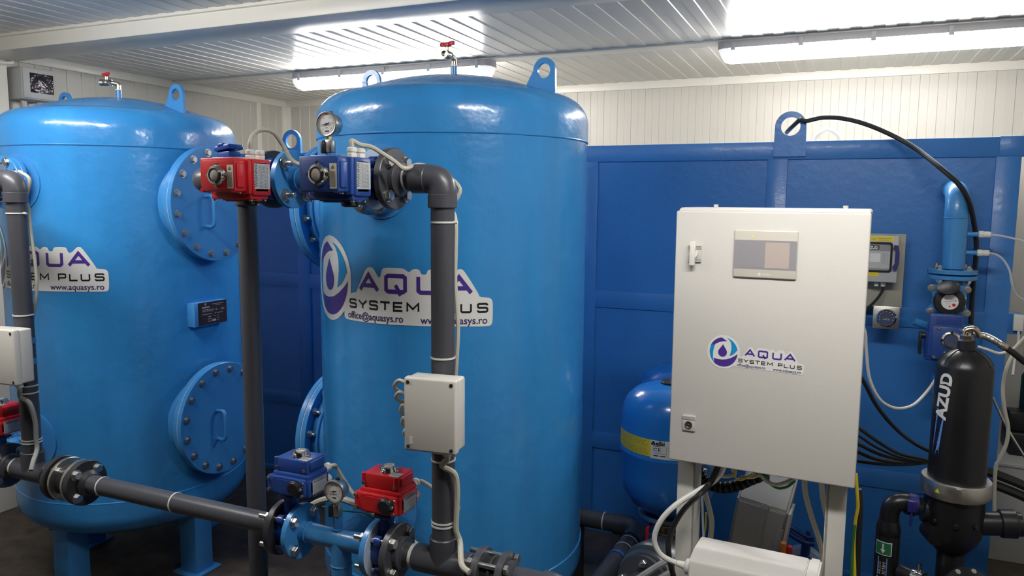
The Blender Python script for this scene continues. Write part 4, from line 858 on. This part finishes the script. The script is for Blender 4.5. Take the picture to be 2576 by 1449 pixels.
# ------------------------------------- inlet pipe, water meter and its valve
PX, PY = .402, 3.46
t = thing('steel_inlet_pipe', 'light blue steel pipe elbowing out of the big tank at the right', 'pipe', (PX, PY, 1.45))
g = G(); g.tube([(PX, BY+.0095, 1.765), (PX, 3.60, 1.765), (PX, 3.52, 1.758), (PX, 3.475, 1.735), (PX, PY, 1.69), (PX, PY, 1.64)], .042, 36, 6); g.cyl((PX, PY, 1.455), (PX, PY, 1.66), .0425, n=44); g.torus((PX, PY, 1.655), (0, 0, 1), .0425, .0022, 40); g.torus((PX, BY+.004, 1.765), (0, 1, 0), .044, .005, 40)
for z in (1.592, 1.520): g.cyl((PX+.035, PY, z), (PX+.088, PY, z), .0095, n=18)
g.build('pipe_body', 'steel_paint', t)
g = G(); g.cyl((PX, PY, 1.436), (PX, PY, 1.452), .089, n=60, ch=.0015); f1_ = g.build('flange', 'steel_paint', t)
for z in (1.592, 1.520):
    g = G(); g.cyl((PX+.080, PY, z), (PX+.098, PY, z), .014, n=8, ch=.002); g.cyl((PX+.096, PY, z), (PX+.122, PY, z), .0125, n=12, ch=.003); g.build('hose_fitting', 'white_plastic', t)
t = thing('water_meter', 'blue flanged water meter with black register facing the room', 'meter', (PX-.012, 3.45, 1.33))
g = G(); g.cyl((PX, PY, 1.414), (PX, PY, 1.430), .089, n=60, ch=.0015); g.cyl((PX, PY, 1.24), (PX, PY, 1.416), .05, n=36)
o = [(-.072, -.058), (-.05, -.045), (.045, -.045), (.068, -.058), (.075, -.045), (.056, -.02), (.056, .03), (.072, .045), (.064, .058), (-.06, .058), (-.072, .045), (-.058, .02), (-.058, -.02), (-.08, -.045)]
g.plate(o, [], .03, Mx(((1, 0, 0, PX-.012), (0, 0, 1, 3.376), (0, 1, 0, 1.337), (0, 0, 0, 1)))); g.box((PX-.06, 3.38, 1.29), (PX+.045, 3.46, 1.39), .008); b_ = g.build('meter_body', 'steel_paint', t)
for a, b in ((-.064, .046), (.058, .044), (-.062, -.046), (.062, -.048)): bolt(b_, (PX-.012+a, 3.376, 1.337+b), (0, -1, 0), .0105, .008)
for k in range(4):
    a = PI/4+k*PI/2; x, y = PX+.07*math.cos(a), PY+.07*math.sin(a); bolt(f1_, (x, y, 1.452), (0, 0, 1), .0125, .010, stud=.008); bolt(b_, (x, y, 1.414), (0, 0, -1), .0125, .010, stud=.008)
c = V((PX-.014, 3.376, 1.334))
g = G(); g.rev([(.0, .0), (.053, .0), (.055, .006), (.055, .03), (.050, .038), (.031, .040), (.030, .034), (0, .034)], c, (0, -1, 0), 48); rg = g.build('register', 'black_plastic', t)
g = G(); g.rev([(.046, .041), (.050, .041), (.050, .049), (.0, .053), (.0, .046), (.046, .042)], c+V((.0, -.012, .062))+V((0, .038, 0)), V((-.12, -.35, .93)).normalized(), 36) if 0 else g.rev([(0, 0), (.036, 0), (.040, .004), (.040, .011), (.036, .014), (0, .014)], c+V((-.008, -.043, .050)), V((-.22, -.52, .80)).normalized(), 36); g.build('lid', 'black_plastic', rg)
g = G(); g.cyl(c+V((0, -.034, 0)), c+V((0, -.0372, 0)), .0295, n=40); dl = g.build('dial', 'dial_white', rg)
fm = lambda u, v: c+V((u, -.0376, v)); g = G()
put_text(g, '00002', -.017, .008, .0085, fm, .03); g.loop([(-.02, .0), (.016, .004), (.016, .005), (-.02, .001)], fm); g.loop([(-.012, -.008), (.0, -.007), (.0, -.006), (-.012, -.007)], fm)
g.mi = 1; g.loop(arcpts(.014, -.011, .0062, 0, 345, 20), fm); g.loop([(.016, .004), (.022, .005), (.019, .010)], fm); g.loop(arcpts(.0, -.018, .003, 0, 340, 12), fm); g.build('dial_print', ['ink_grey', 'knob_red'], dl)
g = G(); g.box((PX+.036, 3.368, 1.312), (PX+.044, 3.377, 1.352), .001); g.build('pulse_tube', 'white_plastic', t)
t = thing('motor_valve', 'dark blue motor valve with round sight glass behind the black filter', 'valve', (PX-.02, 3.42, 1.15))
g = G(); g.cyl((PX, PY, .95), (PX, PY, 1.235), .046, n=36); g.cyl((PX, PY, 1.220), (PX, PY, 1.235), .080, n=40, ch=.001); g.cyl((PX-.02, PY, 1.200), (PX-.125, PY-.02, 1.238), .016, n=18); g.build('valve_body', 'steel_paint', t)
g = G(); g.box((.314, 3.305, 1.105), (.436, 3.405, 1.215), .008, seg=3); g.box((.318, 3.300, 1.12), (.436, 3.331, 1.290), .006, seg=3); g.box((.332, 3.296, 1.115), (.436, 3.31, 1.242), .003)
for k in range(12): g.box((.345+k*.0072, 3.2975, 1.250), (.349+k*.0072, 3.303, 1.284), .001)
g.build('actuator_housing', 'actuator_blue', t)
g = G(); g.rev([(.034, 0), (.034, .006), (.027, .010), (.024, .010), (.0235, .004)], (.396, 3.298, 1.192), (0, -1, 0), 40)
for k in range(4): a = k*PI/2; g.cyl((.396+.031*math.cos(a), 3.296, 1.192+.031*math.sin(a)), (.396+.031*math.cos(a), 3.288, 1.192+.031*math.sin(a)), .0055, n=10)
ir = g.build('indicator_ring', 'chrome', t); g = G(); g.cyl((.396, 3.297, 1.192), (.396, 3.290, 1.192), .024, n=32); g.build('sight_glass', 'dial_navy', ir)
for x, z in ((.352, 1.236), (.427, 1.234), (.342, 1.122), (.428, 1.122)): g = G(); g.cyl((x, 3.297, z), (x, 3.290, z), .0065, n=14, ch=.001); g.build('screw', 'zinc', t)
g = G(); g.loop([(.375, 1.112), (.428, 1.112), (.428, 1.146), (.375, 1.146)], lambda u, v: V((u, 3.2952, v))); g.build('type_label', 'label_silver', t)
g = G(); g.cyl((.315, 3.36, 1.195), (.292, 3.36, 1.195), .014, n=16); g.box((.292, 3.345, 1.125), (.302, 3.365, 1.205), .004); g.cyl((.297, 3.345, 1.13), (.297, 3.335, 1.13), .008, n=12); g.build('hand_lever', 'black_plastic', t)
# ------------------------------------------- black disc filter with its pipes
FX, FY, FR = .374, 2.75, .0815
t = thing('disc_filter', 'black cylindrical water filter with white lettering at the right', 'filter', (FX, FY, .2))
g = G(); g.rev([(FR+.002, .80), (FR+.001, 1.0), (FR, 1.196), (FR-.003, 1.206), (.070, 1.222), (.056, 1.236), (.042, 1.246), (.027, 1.252), (0, 1.252)], (FX, FY, 0), n=72); g.build('filter_cover', 'filter_black', t)
g = G()
for k in range(10):
    a = 2*PI*k/10; d = V((math.cos(a), math.sin(a), 0)); s_ = V((-d.y, d.x, 0))*.0022; P = [d*.079+V((0, 0, 1.209)), d*.070+V((0, 0, 1.2245)), d*.056+V((0, 0, 1.2385)), d*.042+V((0, 0, 1.2485)), d*.026+V((0, 0, 1.2545))]; q = bmesh.new(); o = V((FX, FY, 0))
    up = V((0, 0, .006)); vv = [[q.verts.new(o+p+s_), q.verts.new(o+p-s_), q.verts.new(o+p-s_-up), q.verts.new(o+p+s_-up)] for p in P]
    for A, B in zip(vv, vv[1:]):
        for j in range(4): q.faces.new((A[j], A[(j+1) % 4], B[(j+1) % 4], B[j]))
    bmesh.ops.recalc_face_normals(q, faces=q.faces); g._take(q)
g.build('cover_ribs', 'filter_black', t)
g = G(); g.cyl((FX, FY, 1.250), (FX, FY, 1.283), .026, n=28, ch=.003); g.build('top_boss', 'black_plastic', t)
g = G(); g.rev([(FR+.002, .778), (.099, .778), (.1015, .784), (.1015, .826), (.099, .832), (FR+.002, .832)], (FX, FY, 0), n=72, closed=True); g.box((FX-.012, FY-.1075, .782), (FX+.012, FY-.099, .828), .002); ck = g.build('clamp_band', 'brushed_steel', t)
g = G(); a = R(-126); e = V((-math.sin(a), math.cos(a), 0)); g.loop([(-.008, -.006), (.008, -.006), (0, .008)], lambda u, v: V((FX+.1022*math.cos(a), FY+.1022*math.sin(a), .806))+e*u+V((0, 0, v))); g.build('warning_mark', 'label_yellow', ck)
g = G(); g.rev([(0, .585), (.045, .585), (.058, .60), (.075, .625), (.084, .65), (.086, .72), (.088, .775), (.0, .778)], (FX, FY, 0), n=60); g.cyl((FX, FY, .68), (FX+.19, FY+.02, .70), .038, n=30); g.cyl((FX+.13, FY+.014, .694), (FX+.178, FY+.019, .699), .045, n=30, ch=.004)
g.cyl((FX, FY, .70), (FX-.090, FY-.009, .713), .040, n=30); g.cyl((FX-.07, FY-.02, .655), (FX-.05, FY-.075, .650), .03, n=20)
for a in (-2.3, -1.6, -.9): g.cyl((FX+.08*math.cos(a), FY+.08*math.sin(a), .70), (FX+.093*math.cos(a), FY+.093*math.sin(a), .70), .008, n=12, ch=.001)
g.build('filter_base', 'filter_black', t)
g = G(); g.cyl((FX, FY, .20), (FX, FY, .59), .04, n=26); g.cyl((FX, FY, .0), (FX, FY, .21), .075, n=30); g.build('stand_pipe', 'filter_black', t)
def fz(u, v, k=0):                           # u up the cylinder, v towards its left edge
    a = R(-130 - (1.19-u)*62 - v/FR*57.3); r = FR+.0014+.0006*k; return V((FX+r*math.cos(a), FY+r*math.sin(a), u))
g = G(); g.loop([(.79, -.010), (1.045, -.012), (1.065, .018), (.79, .012)], fz, .012); bl = g.build('blue_label', 'label_blue', t); bl['label'] = 'light blue label strip'
g = G(); put_text(g, 'AZUD', 1.030, -.016, .052, lambda u, v: fz(u, v, 1), .152, .01, bold=.045); g.build('lettering', 'sticker_white', t)
g = G(); put_text(g, 'HELIX', .945, -.004, .018, lambda u, v: fz(u, v, 1), .085, .01); g.build('small_lettering', 'ink_navy', bl)
# brass elbow and braided hose from its top
t = thing('braided_hose', 'black hose with steel braid running right from the top of the black filter', 'hose', (FX, FY, 1.283))
g = G(); g.cyl((FX, FY, 1.2832), (FX, FY, 1.297), .020, n=6); g.cyl((FX, FY, 1.296), (FX, FY, 1.306), .012, n=18); g.tube([(FX-.006, FY, 1.300), (FX-.004, FY, 1.312), (FX+.006, FY, 1.317), (FX+.02, FY+.002, 1.317), at(2462, 844, 2.765)], .0105, 16, 5); g.build('elbow', 'nickel', t)
hp = cable((2460, 843, 2.765), (2478, 846, 2.775), (2498, 855, 2.785), (2516, 866, 2.79))
g = G(); g.tube(hp, .0105, 14, 30, rr=lambda s: .0102*(1+.10*math.sin(s*150))); g.build('steel_braid', 'brushed_steel', t)
g = G(); g.tube([at(2514, 865, 2.79), at(2531, 875, 2.795)], .0118, 14); g.build('ferrule', 'nickel', t)
g = G(); g.tube(cable((2529, 874, 2.795), (2552, 890, 2.80), (2580, 912, 2.82), (2640, 950, 2.86), (2700, 1010, 2.9), (2720, 1100, 2.9)), .0100, 12); g.build('hose', 'rubber', t)
# pipe on the left of the filter
LX, LY = .187, 2.72
t = thing('filter_outlet_pipe', 'black pipe with green arrow and white lettering, left of the black filter', 'pipe', (LX, LY, 0))
g = G(); g.tube([(LX+.089, LY+.016, .720), (LX+.055, LY+.01, .732), (LX+.02, LY+.003, .728), (LX+.003, LY, .705), (LX, LY, .67), (LX, LY, .655)], .0300, 26, 6); g.build('elbow', 'filter_black', t)
g = G(); g.rev([(.031, 0), (.031, .60), (.033, .61), (.0405, .64) if 0 else (.038, .622), (.038, .642), (.031, .668)], (LX, LY, 0), n=40); g.rev([(.0375, .02), (.0375, .61), (.033, .64)], (LX, LY, 0), n=40); g.build('pipe', 'filter_black', t)
g = G(); c = V((LX+.062, LY+.012, .727)); d = V((1, .15, -.18)).normalized(); g.rev([(.0302, -.014), (.0365, -.014), (.0365, .014), (.0302, .014)], c, d, 30, closed=True); g.box(c+V((-.014, -.046, -.012)), c+V((.014, -.030, .026)), .004); g.cyl(c+V((0, -.036, -.06)), c+V((0, -.036, -.008)), .0042, n=10); g.build('pipe_clamp', 'handle_blue', t)
lf = lambda k, R0=.0375: (lambda u, v: V((LX+(R0+.001+.0006*k)*math.cos(R(-112)+u/R0), LY+(R0+.001+.0006*k)*math.sin(R(-112)+u/R0), .58+v)))
g = G(); g.loop([(-.026, -.024), (.026, -.024), (.026, .022), (-.026, .022)], lf(0), .006); ab = g.build('arrow_label_border', 'sticker_white', t)
g = G(); g.loop([(-.023, -.021), (.023, -.021), (.023, .019), (-.023, .019)], lf(1), .006); g.mi = 1; g.loop([(-.0025, .015), (-.0025, -.004), (-.008, -.004), (0, -.017), (.008, -.004), (.0025, -.004), (.0025, .015)], lf(2), .006); g.build('arrow_label', ['label_green', 'sticker_white'], ab)
la = lambda k: (lambda u, v: lf(k)(v, -.032-u))
g = G(); g.loop([(0, -.015), (.062, -.015), (.075, .015), (0, .015)], la(0)); bl = g.build('blue_label', 'label_blue', t)
g = G(); put_text(g, 'HELIX', .016, .001, .013, la(1), .042); put_text(g, 'SYSTEM', .016, -.011, .011, la(1), .042); g.build('small_lettering', 'sticker_white', bl)
g = G(); put_text(g, 'AZUD', .067, -.014, .040, la(1), .13, bold=.04); g.build('lettering', 'sticker_white', t)
# lower fittings between filter and pipe at the bottom edge
t = thing('diaphragm_valve', 'black round diaphragm valve under the filter at the bottom edge', 'valve', (.40, 2.60, .40))
c = V((.405, 2.55, .535)); ax = V((.35, -.62, .70)).normalized(); g = G(); g.rev([(.045, -.08), (.075, -.03), (.078, .0), (.078, .022), (.05, .032), (.045, .05), (.03, .056), (0, .057)], c, ax, 44); bd = g.build('bonnet', 'filter_black', t)
s1 = ax.orthogonal().normalized(); s2 = ax.cross(s1)
for k in range(8): a = k*PI/4; g = G(); g.hexa(c+ax*.022+(s1*math.cos(a)+s2*math.sin(a))*.067, ax, .0085, .008); g.build('bolt', 'zinc', bd)
g = G(); g.cyl(c-ax*.05, V((.40, 2.62, .0)), .04, n=24); g.cyl((.226, 2.698, .505), (.38, 2.60, .50), .026, n=24); g.tube([c+ax*.055, c+ax*.07+V((.02, 0, .01)), c+V((.09, -.05, .03)), c+V((.15, -.06, -.02))], .004, 8); g.build('valve_body', 'filter_black', t)
g = G(); d = V((.17, -.10, -.005)).normalized(); p = V((.278, 2.66, .503)); g.rev([(.0265, -.016), (.033, -.016), (.033, -.008), (.030, -.006), (.030, .006), (.033, .008), (.033, .016), (.0265, .016)], p, d, 30, closed=True); g.cyl(p+V((0, 0, .03)), p+V((0, 0, .058)), .007, n=10); g.build('hose_clamp', 'chrome', t)
t = thing('blue_motor', 'very dark blue rounded motor in the bottom right corner', 'motor', (.60, 2.75, 0))
g = G(); g.rev([(0, -.02), (.10, -.02), (.115, 0), (.115, .26), (.10, .285), (.04, .30), (0, .30)], (.55, 2.82, .40), V((.5, -.85, 0)).normalized(), 48) if 0 else g.rev([(0, 0), (.11, 0), (.12, .02), (.12, .30), (.105, .33), (.05, .345), (0, .347)], (.60, 2.72, .15), (0, 0, 1), 48); g.box((.50, 2.62, 0), (.70, 2.82, .152), .01); g.build('casing', 'handle_blue', t)
g = G(); g.box((.585, 2.598, .478), (.605, 2.605, .484), .001); g.build('yellow_tag', 'label_yellow', t)
# ------------------------------------------ electrics mounted on the big tank
t = thing('mounting_board', 'beige board fixed upright on the big tank behind the cabinet', 'board', (.14, 3.6, 1.27))
g = G(); g.box((.03, 3.56, 1.272), (.238, 3.585, 1.583), .002); g.box((.05, 3.585, 1.21), (.09, BY+.0012, 1.255)); g.box((.05, 3.585, 1.255), (.09, 3.61, 1.40)); g.build('panel', 'board_beige', t)
t = thing('breaker_box', 'small grey breaker box with dark window, partly behind the cabinet', 'box', (.13, 3.56, 1.39))
g = G(); g.box((.02, 3.47, 1.386), (.208, 3.559, 1.580), .005); g.build('box_body', 'box_grey', t)
g = G(); rr = lambda a0, a1, b0, b1, r: arcpts(a1-r, b1-r, r, 0, 90, 6)+arcpts(a0+r, b1-r, r, 90, 180, 6)+arcpts(a0+r, b0+r, r, 180, 270, 6)+arcpts(a1-r, b0+r, r, 270, 360, 6)
eb = lambda k: (lambda u, v: V((u, 3.4695-k, v)))
g.plate(rr(.03, .186, 1.428, 1.552, .012), [rr(.038, .178, 1.436, 1.544, .008)], .006, Mx(((1, 0, 0, 0), (0, 0, -1, 3.470), (0, 1, 0, 0), (0, 0, 0, 1)))); wf = g.build('window_frame', 'filter_black', t)
g = G(); g.loop([(.038, 1.436), (.178, 1.436), (.178, 1.544), (.038, 1.544)], eb(.0002)); g.mi = 1; g.loop([(.038, 1.444), (.178, 1.444), (.178, 1.515), (.038, 1.515)], eb(.0007)); g.mi = 2; g.loop([(.09, 1.470), (.142, 1.470), (.142, 1.505), (.09, 1.505)], eb(.0013)); g.mi = 0
for k in range(5): g.loop([(.147+k*.005, 1.460), (.1482+k*.005, 1.460), (.1482+k*.005, 1.508), (.147+k*.005, 1.508)], eb(.0013))
g.build('window', ['window_grey', 'box_grey', 'sticker_white'], wf)
g = G(); g.mi = 0; g.loop([(.086, 1.521), (.136, 1.521), (.136, 1.538), (.086, 1.538)], eb(.0008)); g.mi = 1; put_text(g, 'AZUD', .089, 1.5235, .015, eb(.0014), .043, bold=.04); g.build('logo_mark', ['ink_black', 'sticker_white'], wf)
g = G(); o = [(0, -.052), (.014, -.050), (.020, -.02), (.020, .02), (.014, .050), (0, .052), (-.003, .038), (.005, .028), (.005, -.025), (-.003, -.038)]; g.plate(o, [], .02, Mx(((1, 0, 0, .191), (0, 0, -1, 3.472), (0, 1, 0, 1.490), (0, 0, 0, 1)))); g.build('side_latch', 'handle_blue', t)
g = G(); g.loop([(.10, 1.556), (.187, 1.556), (.187, 1.575), (.10, 1.575)], eb(.0008)); g.loop([(.09, 1.410), (.139, 1.410), (.139, 1.427), (.09, 1.427)], eb(.0008)); g.mi = 1
for u0, u1, z in ((.105, .122, 1.563), (.128, .18, 1.566), (.135, .172, 1.560), (.10, .13, 1.418)): g.loop([(u0, z), (u1, z), (u1, z+.0016), (u0, z+.0016)], eb(.0014))
g.build('yellow_stickers', ['label_yellow', 'ink_grey'], t)
for x in (.135, .16): g = G(); g.cyl((x, 3.51, 1.388), (x, 3.51, 1.366), .011, .009, n=16); g.build('cable_gland', 'white_plastic', t)
t = thing('gauge_panel', 'square steel plate with round dark pressure dial below the breaker box', 'gauge', (.18, 3.56, 1.19))
g = G(); g.box((.129, 3.505, 1.188), (.229, 3.520, 1.283), .0015); g.box((.15, 3.519, 1.20), (.21, BY+.0012, 1.25)); g.build('plate', 'brushed_steel', t)
c = V((.180, 3.505, 1.236)); g = G(); g.rev([(.034, 0), (.0385, .0), (.0385, .007), (.034, .009)], c, (0, -1, 0), 48, closed=True); g.build('bezel_ring', 'chrome', t)
g = G(); g.cyl(c, c+V((0, -.003, 0)), .0345, n=44); dl = g.build('dial', 'dial_navy', t); fd = lambda u, v: c+V((u, -.0034, v))
g = G()
for k in range(9):
    a = R(200-27.5*k); g.loop([(.026*math.cos(a)-.0016, .026*math.sin(a)-.0012), (.026*math.cos(a)+.0016, .026*math.sin(a)-.0012), (.026*math.cos(a)+.0016, .026*math.sin(a)+.0012), (.026*math.cos(a)-.0016, .026*math.sin(a)+.0012)], fd)
put_text(g, 'AZUD', -.012, -.010, .009, fd, .026); g.mi = 1; g.loop([(-.0009, -.004), (.0009, -.004), (0, .016)], fd); g.build('dial_print', ['sticker_white', 'knob_red'], dl)
# ------------------------------------------------------ cables on the right
CR = 'cables at the right'
wire('black_hose', 'long black hose arching from the lifting eye down past the light blue pipe', [V((-.262, 3.70, 2.025)), V((-.25, 3.672, 2.035)), V((-.222, 3.640, 2.058)), V((-.20, 3.62, 2.072))]+cable((2030, 304, 3.62), (2070, 296, 3.62), (2120, 298, 3.61), (2180, 313, 3.60), (2250, 343, 3.58), (2310, 378, 3.52), (2368, 424, 3.42), (2414, 466, 3.39), (2438, 510, 3.41), (2450, 560, 3.49), (2456, 610, 3.515), (2455, 650, 3.53), (2449, 700, 3.56), (2445, 760, 3.57), (2442, 830, 3.57), (2440, 900, 3.57)), .0098, 'cable_black', None)
tag(G().torus((-.200, 3.621, 2.071), (.9, -.05, .3), .0105, .002, 20).build('hose_tie', 'cable_black', origin=(-.2, 3.621, 2.071)), 'black cable tie holding the hose to the lifting eye', 'tie')
wire('clear_tube', 'translucent tube from the upper white fitting of the light blue pipe', [V((PX+.118, PY, 1.592))]+cable((2510, 592, 3.46), (2545, 599, 3.46), (2576, 608, 3.46), (2620, 640, 3.48), (2650, 720, 3.5)), .0042, 'tube_clear', CR)
wire('clear_tube', 'translucent tube drooping from the lower white fitting of the light blue pipe', [V((PX+.118, PY, 1.520))]+cable((2505, 640, 3.46), (2525, 655, 3.46), (2540, 682, 3.46), (2546, 715, 3.47), (2560, 745, 3.5), (2600, 765, 3.55)), .0042, 'tube_clear', CR)
wire('white_cable', 'white cable hanging in a loop between cabinet and black filter', cable((2160, 800, 2.52), (2176, 835, 2.55), (2179, 880, 2.58), (2187, 950, 2.62), (2210, 1000, 2.66), (2240, 1023, 2.70), (2270, 1027, 2.74), (2300, 1017, 2.78), (2326, 992, 2.82), (2345, 968, 2.84), (2360, 945, 2.86)), .0048, 'cable_white', CR)
for k, (pts, nm) in enumerate((
    (((2150, 930, 2.50), (2172, 958, 2.52), (2205, 1020, 2.58), (2250, 1075, 2.66), (2300, 1115, 2.84), (2345, 1138, 2.90)), 'steepest black cable from the cabinet side down to the filter'),
    (((2145, 1065, 2.46), (2168, 1082, 2.48), (2215, 1115, 2.55), (2265, 1142, 2.72), (2345, 1160, 2.88)), 'second black cable from the top between cabinet and filter'),
    (((2145, 1085, 2.46), (2168, 1101, 2.48), (2210, 1128, 2.55), (2270, 1152, 2.72), (2345, 1164, 2.88)), 'third black cable from the top between cabinet and filter'),
    (((2140, 1108, 2.46), (2164, 1119, 2.48), (2215, 1143, 2.55), (2275, 1157, 2.72), (2345, 1160, 2.88)), 'fourth black cable from the top between cabinet and filter'),
    (((2140, 1126, 2.46), (2162, 1138, 2.48), (2210, 1156, 2.56), (2270, 1163, 2.72), (2345, 1159, 2.88)), 'fifth black cable from the top between cabinet and filter'),
    (((2140, 1156, 2.46), (2162, 1160, 2.48), (2220, 1167, 2.56), (2280, 1168, 2.72), (2345, 1162, 2.88)), 'lowest black cable between cabinet and filter'))):
    wire('black_cable', nm, [at(p[0], p[1]+(0 if i < len(pts)-1 else 0), p[2]+k*.05) for i, p in enumerate(pts)], (.0062, .0058, .0046, .0064, .0070, .0066)[k], 'cable_black', 'black cables behind the cabinet')
wire('black_cable', 'thin black cable from the breaker box gland down behind the cabinet', [V((.16, 3.51, 1.368)), V((.158, 3.50, 1.345)), V((.13, 3.49, 1.30)), V((.09, 3.48, 1.26)), V((.05, 3.47, 1.24))], .0055, 'cable_black', 'black cables behind the cabinet')
wire('beige_cable', 'pale cable looping right from behind the top of the black filter', cable((2460, 872, 2.95), (2485, 880, 2.95), (2515, 889, 2.95), (2545, 880, 2.95), (2565, 862, 2.95), (2590, 840, 2.95), (2640, 830, 3.0)), .0048, 'cable_beige', CR)
wire('white_cable', 'white cable dropping down the right edge beside the black filter', cable((2630, 800, 3.0), (2580, 850, 2.98), (2548, 893, 2.97), (2530, 935, 2.97), (2523, 985, 2.97), (2528, 1035, 2.97), (2536, 1075, 2.97), (2532, 1115, 2.97), (2515, 1155, 2.97), (2504, 1182, 2.97), (2500, 1300, 2.97)), .0062, 'cable_beige', CR)
wire('steel_rod', 'thin grey rod slanting down behind the right side of the black filter', cable((2497, 1000, 2.99), (2520, 1050, 3.0), (2550, 1105, 3.0), (2600, 1185, 3.0)), .0042, 'zinc', None, cat='rod')
for k in range(2): wire('thick_hose', '%s of two thick black hoses leaving the clamp band to the right' % ('upper', 'lower')[k], cable((2470, 1183+k*28, 3.1), (2510, 1195+k*28, 3.1), (2576, 1222+k*28, 3.1), (2650, 1260+k*28, 3.1)), .0165, 'rubber', 'thick black hoses')
# ------------------------------------- things beyond the right end of the tank
t = thing('floor_cabinet', 'low grey cabinet in the right background, behind the black filter', 'cabinet', (1.05, 4.4, 0))
g = G(); g.box((.72, 4.15, 0), (1.5, 4.7, .47), .006); g.box((.71, 4.14, .47), (1.51, 4.71, .485), .003); g.build('body', 'inverter_grey', t)
t = thing('green_machine', 'dark green and black machine on the low grey cabinet at the right edge', 'machine', (.95, 4.4, .485))
g = G(); g.rev([(0, 0), (.12, 0), (.13, .02), (.13, .26), (.11, .30), (0, .31)], (.98, 4.42, .60), (0, -1, 0) if 0 else (0, 0, 1), 40); g.build('motor_casing', 'motor_green', t)
g = G(); g.box((.80, 4.30, .485), (1.14, 4.54, .60), .01); g.box((.79, 4.32, .60), (.86, 4.42, .70), .01); g.cyl((1.09, 4.36, .6), (1.09, 4.36, .82), .03, n=20); g.build('base', 'black_plastic', t)
t = thing('wall_socket', 'small pale socket on the big tank\'s right bracket', 'socket', (.668, 3.655, 1.25))
g = G(); g.box((.655, 3.640, 1.195), (.690, 3.6615, 1.262), .003); g.build('socket_plate', 'white_plastic', t)
g = G(); g.tube([(.676, 3.648, 1.198), (.677, 3.645, 1.15), (.668, 3.63, 1.09), (.66, 3.60, 1.02)], .005, 8); g.build('lead', 'cable_white', t)
# --------------------------------------------- electrical box on the left wall
t = thing('electrical_box', 'grey electrical box with dark film window, upper left on the wall', 'box', (-4.19, 2.9, 2.24))
g = G(); g.box((-4.249, 2.792, 2.240), (-4.122, 2.982, 2.412), .006); g.build('box_body', 'box_grey', t)
g = G(); g.box((-4.130, 2.800, 2.246), (-4.116, 2.975, 2.406), .004); cv = g.build('cover', 'box_grey', t)
g = G(); g.box((-4.120, 2.838, 2.278), (-4.1145, 2.972, 2.384), .0008); g.build('film_window', 'foil_dark', cv)
for y in (2.845, 2.93): g = G(); g.cyl((-4.19, y, 1.6), (-4.19, y, 2.242), .016, n=18); g.build('conduit', 'box_grey', t)
wire('coiled_cable', 'white coiled cable high at the left edge of the photo', [V((-4.10, 2.735-.01, 2.44-.01)), V((-4.09, 2.70, 2.452)), V((-4.085, 2.62, 2.452)), V((-4.085, 2.60, 2.425)), V((-4.085, 2.64, 2.405)), V((-4.085, 2.72, 2.412)), V((-4.10, 2.735, 2.43))], .0085, 'cable_white')
